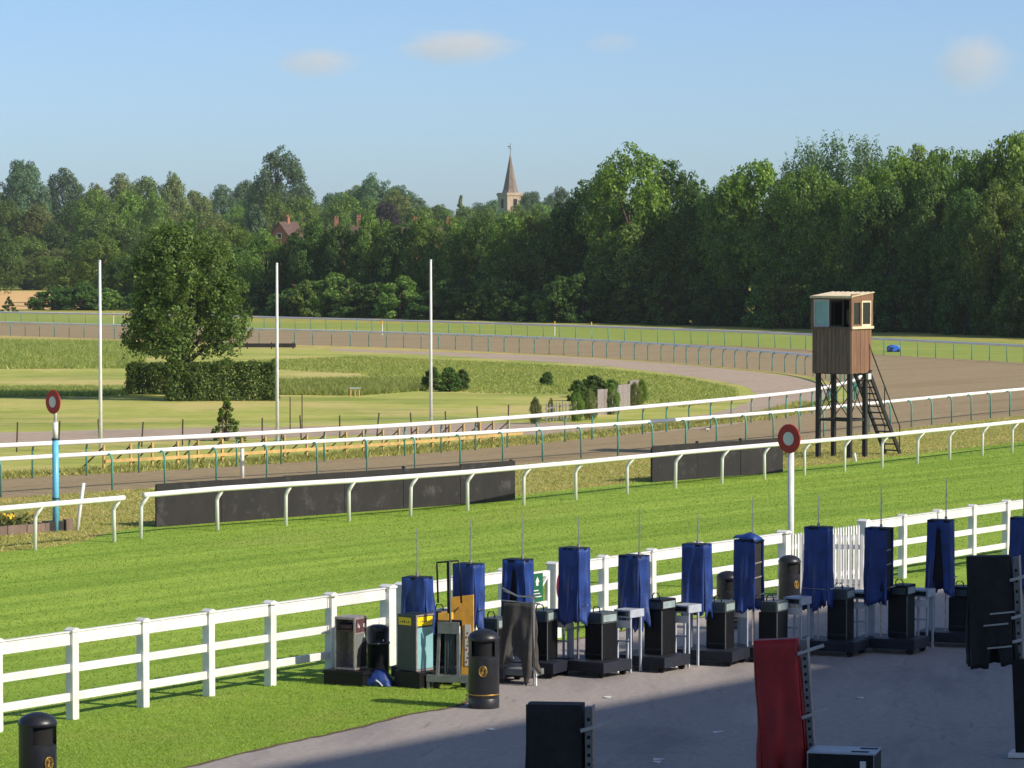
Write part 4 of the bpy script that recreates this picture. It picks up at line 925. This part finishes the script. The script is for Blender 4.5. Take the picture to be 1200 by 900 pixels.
def flap(t, w_, zt):
    mb = MB(); n = 8; v = []; f = []
    for i in range(n + 1):
        u = i / n
        for j in range(5):
            k = j / 4; v.append((.05 + (w_ + .06) * u, -.02 + .36 * k, zt + .02 + .09 * math.sin(math.pi * k) * (.5 + .6 * math.sin(u * 3.0)) + .015 * math.sin(u * 9 + k * 5) - .06 * (u > .9)))
    for i in range(n):
        for j in range(4): f.append((i * 5 + j, (i + 1) * 5 + j, (i + 1) * 5 + j + 1, i * 5 + j + 1))
    o = mb.add(v, f).build('lifted_flap', M['blue'], t, smooth=True, recalc=False); m_ = o.modifiers.new('s', 'SOLIDIFY'); m_.thickness = .006
def strap(t, w_, d, z):
    MB().tube([(.05, -.03, z), (.08 + w_, -.035, z - .01), (.10 + w_, d, z + .01)], .006, 6).build('tie_cord', M['alu'], t)
def joint(px, gy, top_y, mast_y, rot, seed, label, w_=.40, d=.30, bottom=.92, sides='fblr', split=False, torn=False, table=True, case=True, mast_u=.7, wr=.019):
    b = G(px - 17, gy); t = thing('betting_stand', label, 'betting stand', b, R(rot), "bookmakers' stands along the apron")
    zt = P(px, top_y, b.y).z; zm = P(px, mast_y, b.y).z; rr = random.Random(seed)
    pf = cached('perf', perf, 'platform', M['navy'], t, .004)
    if 'slots' not in CACHE:
        mb = MB()
        for j in range(3):
            for i in range(34): mb.box(-.07 + i * .032, -.055 + i * .032, -.003, -.001, .12 + j * .045, .137 + j * .045)
        o = mb.build('perforation', M['void'], pf, recalc=False); CACHE['slots'] = o.data; o['kind'] = 'stuff'
    else: link('perforation', CACHE['slots'], None, pf)['kind'] = 'stuff'
    for x in (.0, .92):
        for y in (.08, .72):
            c = cached('castor', lambda mb: mb.tube([(0, -.025, .06), (0, .025, .06)], .06, 14), 'castor', M['black'], t); c.location = (x, y, 0)
    # mast and its white column
    cached('col', lambda mb: mb.box(.02, .13, .30, .36, .283, 1.25), 'column', M['pale_steel'], t, .004)
    MB().tube([(.08 + w_ * mast_u, .16, .30), (.08 + w_ * mast_u, .16, zt)], .014, 8).build('upright', M['alu'], t)
    MB().tube([(.08 + w_ * mast_u, .16, zt), (.08 + w_ * mast_u, .16, (zt + zm) / 2), (.08 + w_ * mast_u + rr.uniform(-.01, .01), .16, zm)], [.013, .011, .008], 8).build('mast', M['steel'], t)
    MB().tube([(.08 + w_ * mast_u, .16, zt + .01), (.08 + w_ * mast_u, .16, zt + .06)], .026, 10).build('clamp', M['alu'], t)
    MB().tube([(.08 + w_ * mast_u + .012, .15, zt + (zm - zt) * .55), (.08 + w_ * mast_u + .012, .15, zt + (zm - zt) * .62)], .016, 8).build('clamp', M['steel'], t)
    # board inside its cover
    box('top_plate', M['black'], t, .06, .10 + w_, .0, .04 + d, zt - .045, zt, .006)
    box('display_board', M['black_cloth'], t, .10, .06 + w_, .03, d - .0, bottom + .22, zt - .05, .004)
    c = cloth('cover', M['blue'], t, w_ + .03, d + .03, bottom, zt - .01, seed, sides, split=split, wr=wr, drop=rr.uniform(.05, .15) if not torn else .2, flare=rr.uniform(.005, .045))
    c.location = (.065, .005, 0)
    if seed == 7: flap(t, w_, zt)
    if seed in (2, 5, 8, 11): strap(t, w_, d, bottom + .32)
    if 'r' not in sides or split:
        for z in (zt - .42, zt - .68): MB().bar((.06 + w_ + .004, .02, z), (.06 + w_ + .004, d, z + .015), .012, .022).build('shelf_bar', M['alu'], t)
    MB().bar((.06 + w_, .1, bottom + .28), (.06 + w_ + .16, .1, bottom + .33), .02, .022).build('bracket', M['steel'], t)
    if case:
        h = 1.17 + rr.uniform(-.10, .10)
        cs = box('case', M['black'], t, .40, .76, .32, .76, .285, h - .20, .006)
        box('case_trim', M['navy'], cs, .395, .765, .305, .3185, .36, .39, .002)
        box('printer_unit', M['printer'] if seed not in (5, 9, 10) else M['black'], t, .46, .78, .30, .76, h - .195, h, .012)
        box('printer_face', M['teal_dark'], t, .49, .75, .292, .2995, h - .17, h - .05, .003); box('printer_side', M['pale_teal'], t, .7805, .786, .34, .72, h - .16, h - .04, .002)
        MB().tube([(.52, .4, h), (.52, .4, h + .06), (.55, .4, h + .10), (.63, .4, h + .10), (.66, .4, h + .06), (.66, .4, h)], .011, 8).build('carry_handle', M['black'], t, smooth=True)
        box('case_rail', M['grey_steel'], t, .768, .782, .30, .314, .285, h - .20)
    if table:
        for x in (.66, .94):
            for y in (.92, 1.22): box('table_leg', M['pale_steel'], t, x - .018, x + .018, y - .018, y + .018, .02, .98, .003)
        box('table_tray', M['pale_steel'], t, .62, .98, .86, 1.28, .98, 1.12, .01); box('tray_slot', M['dark_glass'], t, .66, .94, .854, .8595, 1.01, 1.09)
        for zz in (.22, .55): box('table_rung', M['pale_steel'], t, .679, .921, .908, .932, zz, zz + .03)
        box('table_apron', M['white'], t, .645, .955, .8985, .9015, .80, .93, .0); box('leg_foot', M['white'], t, .635, .685, .895, .945, .0, .12, .004)
joint(484, 800, 676, 619, -22, 1, 'blue covered betting stand behind the yellow labelled cabinet', torn=True, table=False, wr=.02, mast_u=.5)
joint(544, 798, 660, 608, -32, 2, 'blue covered betting stand behind the orange board', table=False, mast_u=.6)
joint(602, 793, 655, 604, -26, 3, 'blue betting stand with rumpled cover behind the charcoal tarpaulin', torn=True, wr=.032, mast_u=.72, split=True, bottom=.75)
joint(668, 791, 641, 605, -38, 4, 'blue covered betting stand whose sunny side flap hangs open, behind the black bin', mast_u=.75)
joint(738, 785, 650, 594, -36, 5, 'lower blue covered betting stand with bulging cover and uneven hem', mast_u=.8, wr=.022, bottom=.78)
joint(812, 779, 637, 603, -26, 6, 'blue covered betting stand with loose left flap, before the plain fence', mast_u=.55, wr=.018)
joint(873, 775, 632, 582, -32, 7, 'betting stand with dark open side and lifted blue top flap', sides='fbl', mast_u=.7)
joint(955, 768, 617, 580, -25, 8, 'smooth blue covered betting stand directly before the picket gate', mast_u=.5)
joint(1026, 765, 618, 569, -27, 9, 'blue betting stand with half open side just past the picket gate', sides='fbl', mast_u=.6)
joint(1099, 758, 609, 560, -21, 10, 'blue betting stand with split front cover beside the black hanging cover', split=True, mast_u=.75, bottom=1.0)
joint(1196, 752, 606, 560, -25, 11, 'dark blue betting stand behind the tall black hanging cover', mast_u=.5)

# white paired table between stands are parts above; equipment on the lawn follows
b = G(404, 803); t = thing('display_case', 'scuffed open aluminium display case on a black crate', 'display case', b, -R(28))
box('crate', M['black'], t, -.36, .42, -.1, .48, 0, .26, .012); box('crate_rim', M['black'], t, -.38, .44, -.12, .50, .20, .235, .006)
for (x0, x1, y0, y1, z0, z1) in ((-.20, -.17, 0, .4, .265, 1.16), (.17, .20, 0, .4, .265, 1.16), (-.17, .17, 0, .4, 1.12, 1.16), (-.17, .17, .0, .4, .265, .30), (-.17, .17, .37, .4, .30, 1.12)): box('frame', M['alu'], t, x0, x1, y0, y1, z0, z1, .004)
box('shelf', M['print'], t, -.168, .168, .02, .36, .92, .94); box('folded_cloth', M['print'], t, -.15, .12, .06, .34, .945, 1.03, .02)
box('face_panel', M['print'], t, .2005, .206, .03, .37, .90, 1.12); box('lower_panel', M['grey_steel'], t, .2005, .206, .03, .37, .30, .87)
mb = MB(); q = [(.06, .31), (.37, .31), (.37, .74), (.2, .70), (.1, .62), (.06, .5)]; mb.prism(q, 'x', .2065, .22).build('black_sheet', M['black'], t)
for i, (y, z, s) in enumerate([(.09, .98, .07), (.13, .97, .05), (.27, .98, .06), (.31, .97, .07), (.34, .95, .04), (.30, .80, .06), (.33, .78, .05)]): box('printed_mark', M['white'], t, .2065, .208, y, y + .018, z, z + s)
b = G(443, 797); t = thing('waste_barrel', 'plain black round barrel between the display case and the cabinet', 'barrel', b)
MB().lathe([(0, 0), (.18, 0), (.185, .05), (.19, .62), (.205, .625), (.205, .645), (.19, .65), (.195, .88), (.19, .92), (.1, .955), (0, .96)], 32).build('body', M['bin'], t, smooth=True)
MB().lathe([(.207, .64), (.212, .65), (.207, .66)], 32).build('band', M['grey_steel'], t); box('flap', M['void'], t, -.03, .12, -.2, -.185, .72, .86, .003)
b = G(476, 806); t = thing('cabinet', 'dark teal cabinet with yellow labels and pale glazed side', 'cabinet', b, -R(40))
box('plinth', M['black'], t, -.26, .32, -.02, .50, 0, .28, .012)
box('body', M['teal_dark'], t, -.22, .20, .02, .46, .285, 1.24, .008)
box('label_plate', M['yellow'], t, -.18, .10, .012, .019, 1.06, 1.19); 
box('label_plate', M['yellow'], t, .2005, .206, .06, .44, 1.05, 1.20); box('glazed_panel', M['teal_glass'], t, .2005, .21, .05, .45, .32, 1.02, .003); box('panel_frame', M['alu'], t, .2005, .216, .02, .048, .29, 1.24); box('panel_frame', M['alu'], t, .2005, .216, .05, .46, 1.215, 1.24)
box('panel_frame', M['alu'], t, .2105, .216, .05, .45, .285, .315)
for i in range(5): box('lettering', M['stake'], t, -.15 + i * .045, -.125 + i * .045, .0095, .0115, 1.10, 1.115 + .012 * (i % 3)); box('lettering', M['stake'], t, .2065, .2075, .12 + i * .05, .15 + i * .05, 1.11, 1.125 + .012 * (i % 2))
b = G(441, 805); t = thing('folded_tarpaulin', 'crumpled blue tarpaulin with a white stripe on the grass', 'tarpaulin', b, -R(15))
mb = MB(); n = 14; v = []; f = []
for j in range(n + 1):
    for i in range(n + 1):
        u, s = i / n, j / n; h = .30 * math.sin(math.pi * min(1, u * .9 + .08)) ** .8 * math.sin(math.pi * s) ** .6 * (.7 + .5 * u)
        v.append((-.25 + .5 * u + .02 * math.sin(j * 1.7), -.02 + .34 * s, max(.0, h + .015 * math.sin(i * 2.1 + j * 1.3))))
for j in range(n):
    for i in range(n): f.append((j * (n + 1) + i, j * (n + 1) + i + 1, (j + 1) * (n + 1) + i + 1, (j + 1) * (n + 1) + i))
fo = mb.add(v, f).build('fold', M['blue'], t, smooth=True, recalc=False); s = fo.modifiers.new('s', 'SOLIDIFY'); s.thickness = .01
MB().tube([(.0, -.03, .12), (.06, -.025, .08), (.12, -.035, .02)], .012, 6).build('stripe', M['white'], t)
# grey trolley
b = G(524, 808); t = thing('folding_trolley', 'grey steel folding trolley with tall black handle frame', 'trolley', b, -R(16))
box('foot_rail', M['grey_steel'], t, -.36, .40, -.03, .03, .12, .24, .004)
for x in (-.33, .36): box('foot', M['grey_steel'], t, x - .02, x + .02, -.025, .025, 0, .12); 
for x in (-.17, .20): MB().bar((x, .0, .24), (x * .9, .05, .95), .05, .04, (0, 1, 0)).build('leg', M['grey_steel'], t)
box('panel', M['grey_steel'], t, -.17, .21, .0, .03, .94, 1.14, .004)
for x in (-.05, .0, .06, .11): MB().tube([(x, .04, .24), (x * .8, .06, .94)], .018, 8).build('rod', M['teal_dark'], t)
box('back_rail', M['grey_steel'], t, -.30, .34, .42, .47, .12, .20)
for x in (-.28, .3): box('side_rail', M['grey_steel'], t, x - .02, x + .02, .03, .42, .13, .19)
MB().bar((.02, .06, 1.0), (.0, .08, 2.14), .05, .05, (0, 1, 0)).build('mast', M['black'], t); MB().bar((.05, .05, 1.14), (.03, .06, 2.16), .02, .02, (0, 1, 0)).build('mast_slider', M['steel'], t)
MB().tube([(-.18, .07, 1.45), (-.20, .07, 2.10), (-.20, .07, 2.13), (.18, .07, 2.17), (.19, .07, 2.13), (.23, .07, 1.46)], .016, 8).build('handle_frame', M['black'], t, smooth=True)
MB().tube([(-.24, .04, .06), (-.16, .04, .06)], .06, 14).build('wheel', M['black'], t)
MB().tube([(.16, .3, .06), (.24, .3, .06)], .06, 14).build('wheel', M['black'], t)
box('tray', M['orange'], t, -.17, .02, .035, .3, 1.16, 1.28, .004)
b = G(541, 804); t = thing('plywood_board', 'orange plywood board leaning behind the black litter bin', 'plywood board', b, -R(16))
mb = MB(); mb.prism([(-.22, 1.12), (-.22, 1.50), (.21, 1.56), (.21, .30), (.08, .02), (-.02, .02), (.02, .9), (.0, 1.12)], 'y', 0, .03).build('sheet', M['orange'], t, bevel=.003)
MB().tube([(-.16, -.02, 1.2), (-.12, -.02, 1.26), (-.05, -.02, 1.34)], .01, 6).build('strap', M['stake'], t)
box('printed_strip', M['paper'], t, .06, .16, -.008, -.002, .35, 1.05)
for i in range(8): box('printed_mark', M['red'], t, .075 + .02 * (i % 3), .10 + .02 * (i % 3), -.011, -.009, .4 + i * .07, .43 + i * .07)
# charcoal tarpaulin over a frame
b = G(607, 803); t = thing('draped_frame', 'steel frame draped with a ragged charcoal tarpaulin beside the black bin', 'frame', b, -R(24))
c = cloth('drape', M['greycloth'], t, .56, .10, .30, 1.40, 77, 'fr', flare=.06, wr=.03, drop=.2, cut={'f': lambda u: .16 * math.sin(u * 5) + (.12 if .55 < u < .75 else 0)}); c.location = (-.28, -.02, 0)
MB().tube([(.30, .0, 0), (.29, 0, .7), (.28, .02, 1.52)], .018, 8).build('pole', M['steel'], t); MB().tube([(-.32, .02, 1.43), (.40, .02, 1.40)], .014, 8).build('cross_bar', M['steel'], t)
MB().tube([(-.34, .02, 1.66), (.0, -.02, 1.52), (.34, .02, 1.50)], .014, 8).build('cross_bar', M['steel'], t); MB().tube([(-.28, .02, 1.60), (.0, .06, 1.50), (.38, .04, 1.56)], .012, 8).build('cross_bar', M['steel'], t)
box('base_tray', M['grey_steel'], t, -.42, .30, .03, .42, .16, .26, .006)
for x in (-.38, .16, .34): MB().tube([(x, .0, 0), (x - .03, .06, .2)], .014, 8).build('foot', M['white'], t)

# ------------------------------------------------------------------ covers in the shaded foreground
def tall_cover(base, rot, lean, H, w_, d, z0, m, label, seed, bars, cut=None, name='covered_board', box_on=None, dark=False):
    t = thing(name, label, 'covered board', base, R(rot))
    t.rotation_euler = (0, R(lean), R(rot))
    c = cloth('cover', m, t, w_, d, z0, H, seed, 'fblr', flare=.03, wr=.022, drop=.03, cut=cut); c.location = (-w_, 0, 0)
    box('top_plate', m, t, -w_, 0, 0, d, H - .02, H + .005, .008)
    box('column', M['grey_steel'], t, .045, .13, .03, .16, .02, H - .02, .006); 
    for i in range(18): box('slot', M['void'], t, .07, .105, .0265, .0295, .12 + i * (H - .2) / 18, .16 + i * (H - .2) / 18)
    box('edge_strip', M['alu'], t, .1305, .145, .02, .17, .02, H, .002)
    for z in bars: MB().bar((.0, -.03, z), (.36, .06, z + .09), .03, .045).build('bracket', M['steel'], t, bevel=.003)
    box('foot_plate', M['grey_steel'], t, -.25, .3, -.05, .35, 0, .02)
    return t
b = G(946, 931); rt_ = tall_cover(b, -12, -4.2, 2.12, .58, .22, .28, M['redcloth'], 'tall dark red tarpaulin cover leaning over, in the shade of the apron', 5, (1.05, 1.92))
b = G(985, 940); t = thing('flight_case', 'black flight case with a white slotted top beside the red cover', 'flight case', b, -R(14))
box('body', M['black'], t, -.46, .46, 0, .62, .03, .64, .012); box('top', M['pale_steel'], t, -.46, .46, 0, .62, .641, .665, .006); box('seam', M['steel'], t, .02, .03, .02, .6, .6655, .668)
for x, y in ((.12, .08), (.2, .4)): box('slot', M['void'], t, x, x + .24, y, y + .13, .6655, .667)
for x in (-.452, .44): box('corner', M['alu'], t, x, x + .012, -.004, .03, .03, .64)
box('handle', M['white'], t, .26, .34, -.012, -.002, .4, .56, .004)
b = G(682, 1036); tall_cover(b, -10, -.5, 2.09, .64, .3, .2, M['black_cloth'], 'squat black cloth cover on the open apron, alone in the shade', 9, (1.80,))
b = G(1192, 889); t = tall_cover(b, -16, -2.6, 2.95, .62, .26, 1.36, M['black_cloth'], 'tall black hanging cover with a notched hem on a post', 14, (1.7, 2.05, 2.6), cut={'f': lambda u: (.28 if .48 < u < .66 else -.06 * (1 - u))})
box('post', M['black'], t, -.02, .22, -.02, .22, .05, 1.45, .01); box('base', M['white'], t, -.12, .4, -.1, .35, 0.021, .09, .01)
for z, x0 in ((1.62, -.36), (1.95, -.4), (2.12, -.3)): MB().bar((x0, -.075, z), (x0 + .36, -.085, z + .03), .012, .022).build('slat', M['steel'], t)
# paper scraps
for x, y in [(712, 817), (842, 858), (770, 893), (1008, 818), (772, 890), (575, 855)]:
    b = G(x, y, .012); o = MB().add([(-.09, -.05, 0), (.08, -.06, .012), (.10, .05, .004), (-.07, .06, .015)], [(0, 1, 2, 3)]).build('paper_scrap', M['paper'], recalc=False); o.location = b; o.rotation_euler = (0, 0, random.uniform(0, 3))
    s = o.modifiers.new('s', 'SOLIDIFY'); s.thickness = .002
    tag(o, 'small pale paper scrap lying on the asphalt', 'paper scrap', 'paper scraps on the apron')

# ------------------------------------------------------------------ church and houses beyond the trees
def church():
    Y = 1100; m = Y / F; b = P(598, 300, Y); gz = terrain(b.x, Y); zt = P(598, 226, Y).z; ztip = P(598, 180, Y).z; zc = P(598, 168, Y).z; hw = 3.0
    t = thing('church', 'stone church tower with a slender shingled spire above the trees', 'church', (b.x, Y, gz), R(32))
    z = zt - gz; box('tower', M['stone'], t, -hw, hw, -hw, hw, -1, z, .05); box('parapet', M['stone'], t, -hw - .25, hw + .25, -hw - .25, hw + .25, z - .9, z - .2)
    for s in (-1, 1):
        MB().box(s * hw - .03 * (s > 0) - .07 * (s < 0), s * hw + .07 * (s > 0) + .03 * (s < 0), -.7, .7, z - 5, z - 2).build('belfry_louvre', M['void'], t)
        MB().box(-.7, .7, s * hw - .03 * (s > 0) - .07 * (s < 0), s * hw + .07 * (s > 0) + .03 * (s < 0), z - 5, z - 2).build('belfry_louvre', M['void'], t)
    n = 8; k = []; mb = MB(); rb = 2.55; tip = ztip - gz
    prof = [(rb * 1.12, z - .2), (rb * .93, z + 1.0), (rb * .5, z + (tip - z) * .5), (.08, tip)]
    mb.lathe(prof, 8).build('spire', M['shingle'], t)
    cz = zc - gz; mb = MB().bar((0, 0, tip - .2), (0, 0, cz), .12, .12); mb.bar((-.8, 0, tip + 1.6), (.8, 0, tip + 1.6), .10, .1); mb.bar((-.9, 0, tip + 2.2), (-.2, 0, tip + 2.2), .08, .4); mb.build('weathervane', M['wood_black'], t)
    MB().prism([(-4.5, 0), (4.5, 0), (4.5, 7), (0, 12), (-4.5, 7)], 'x', hw, hw + 16).build('nave', M['stone'], t)
church()
def house(px, ridge_y, Y, rz, label, chims, wall='brick', roof='roof', L=10., W=7.):
    b = P(px, 300, Y); gz = terrain(b.x, Y); zr = P(px, ridge_y, Y).z - gz; ze = zr - 3.2
    t = thing('brick_house', label, 'house', (b.x, Y, gz), R(rz))
    MB().prism([(-W / 2, -1), (W / 2, -1), (W / 2, ze), (0, zr - .15), (-W / 2, ze)], 'x', -L / 2, L / 2).build('wall', M[wall], t)
    for s in (-1, 1):
        MB().prism([(0, zr), (s * (W / 2 + .5), ze - .35), (s * (W / 2 + .5), ze - .15), (0, zr + .2)], 'x', -L / 2 - .3, L / 2 + .3).build('roof', M[roof], t)
    for x, hgt in chims:
        c = box('chimney', M['brick'], t, x - .42, x + .42, -.32, .32, zr - .6, zr + hgt, .02)
        box('chimney_cap', M['brick'], c, x - .5, x + .5, -.4, .4, zr + hgt, zr + hgt + .14)
        for k in (-.22, .22): MB().tube([(x + k, 0, zr + hgt + .14), (x + k, 0, zr + hgt + .55)], .13, 8).build('pot', M['roof_orange'], c)
    for x in (-L * .28, L * .28):
        for z0 in (1.0, 3.6):
            if z0 + 1.2 < ze:
                w_ = box('window', M['white'], t, x - .6, x + .6, -W / 2 - .06, -W / 2 - .005, z0, z0 + 1.25); box('pane', M['dark_glass'], w_, x - .5, x + .5, -W / 2 - .075, -W / 2 - .0605, z0 + .1, z0 + 1.15)
    w_ = box('window', M['white'], t, -L / 2 - .06, -L / 2 - .005, -.55, .55, ze + .1, ze + 1.2); box('pane', M['dark_glass'], w_, -L / 2 - .075, -L / 2 - .0605, -.45, .45, ze + .2, ze + 1.1)
house(337, 261, 660, 62, 'brick gabled house with dark roof and one chimney among trees', [(.0, 1.0)], L=6, W=5)
house(408, 266, 668, 4, 'grey roofed house with two tall red chimneys showing over the belt', [(-2.3, 1.6), (2.1, 1.9)], L=9)
house(487, 267, 662, 8, 'house with a single broad red chimney below the copper beech', [(0, 1.7)], L=8)
house(526, 267, 662, -6, 'house with a single narrow chimney nearest the church', [(0, 1.6)], L=8)
house(-44, 232, 690, 20, 'orange tiled house under the dark skyline tree', [(3.4, 1.5)], roof='roof_orange', L=8)

# ------------------------------------------------------------------ clouds
def cloud_mat(name, dens):
    m = bpy.data.materials.new(name); m.use_nodes = True; n = m.node_tree; n.nodes.clear(); L = n.links
    tc = N(n, 'ShaderNodeTexCoord'); no = N(n, 'ShaderNodeTexNoise', inp={'Scale': 1.9, 'Detail': 4., 'Roughness': .6}); L.new(tc.outputs['Object'], no.inputs['Vector'])
    ln = N(n, 'ShaderNodeVectorMath', operation='LENGTH'); L.new(tc.outputs['Object'], ln.inputs[0])
    a = N(n, 'ShaderNodeMath', operation='MULTIPLY_ADD', inp={1: -1.15, 2: .62}); L.new(ln.outputs['Value'], a.inputs[0])
    s = N(n, 'ShaderNodeMath', operation='ADD'); L.new(a.outputs[0], s.inputs[0]); L.new(no.outputs[0], s.inputs[1])
    mr = N(n, 'ShaderNodeMapRange', inp={1: .25, 2: .75, 3: 0., 4: dens}); L.new(s.outputs[0], mr.inputs[0])
    v = N(n, 'ShaderNodeVolumePrincipled', inp={'Color': (.97, .92, .92, 1), 'Anisotropy': .1}); L.new(mr.outputs[0], v.inputs['Density'])
    o = N(n, 'ShaderNodeOutputMaterial'); L.new(v.outputs[0], o.inputs['Volume']); return m
M['cloud'] = cloud_mat('cloud_vapour', .0080); M['cloud_thin'] = cloud_mat('thin_cloud_vapour', .004)
import bmesh
def cloud(x, y, wp, hp, m, label, seed):
    Y = 6000.; c = P(x, y, Y); bm = bmesh.new(); bmesh.ops.create_icosphere(bm, subdivisions=4, radius=1.)
    for v in bm.verts: v.co *= 1 + .12 * math.sin(v.co.x * 4 + seed) * math.sin(v.co.y * 3 + seed * 2) + .08 * math.sin(v.co.z * 6 + v.co.x * 5 + seed)
    me = bpy.data.meshes.new('cloud'); bm.to_mesh(me); bm.free(); o = link('cloud', me, m); o.location = c
    o.scale = (wp / 2 * Y / F, wp / 2.6 * Y / F, hp / 2 * Y / F); tag(o, label, 'cloud')
cloud(370, 73, 140, 54, M['cloud'], 'small pale lumpy cloud low above the distant skyline', 1)
cloud(536, 54, 200, 62, M['cloud'], 'long flat pale cloud above the church spire', 2)
cloud(716, 50, 100, 40, M['cloud_thin'], 'faint wisp of cloud above the tree belt', 3)
cloud(1140, 72, 130, 104, M['cloud'], 'rounded puffy pale cloud above the poplars', 4)

# ------------------------------------------------------------------ morning haze
hm = bpy.data.materials.new('haze'); hm.use_nodes = True; hn = hm.node_tree; hn.nodes.clear()
hv = N(hn, 'ShaderNodeVolumePrincipled', inp={'Color': (.78, .88, 1., 1), 'Density': .00009, 'Anisotropy': .2}); ho = N(hn, 'ShaderNodeOutputMaterial'); hn.links.new(hv.outputs[0], ho.inputs['Volume'])
tag(box('haze', hm, None, -1600, 1600, -80, 2200, -1.2, 62), 'thin pale morning haze over the whole course', 'haze', kind='stuff')
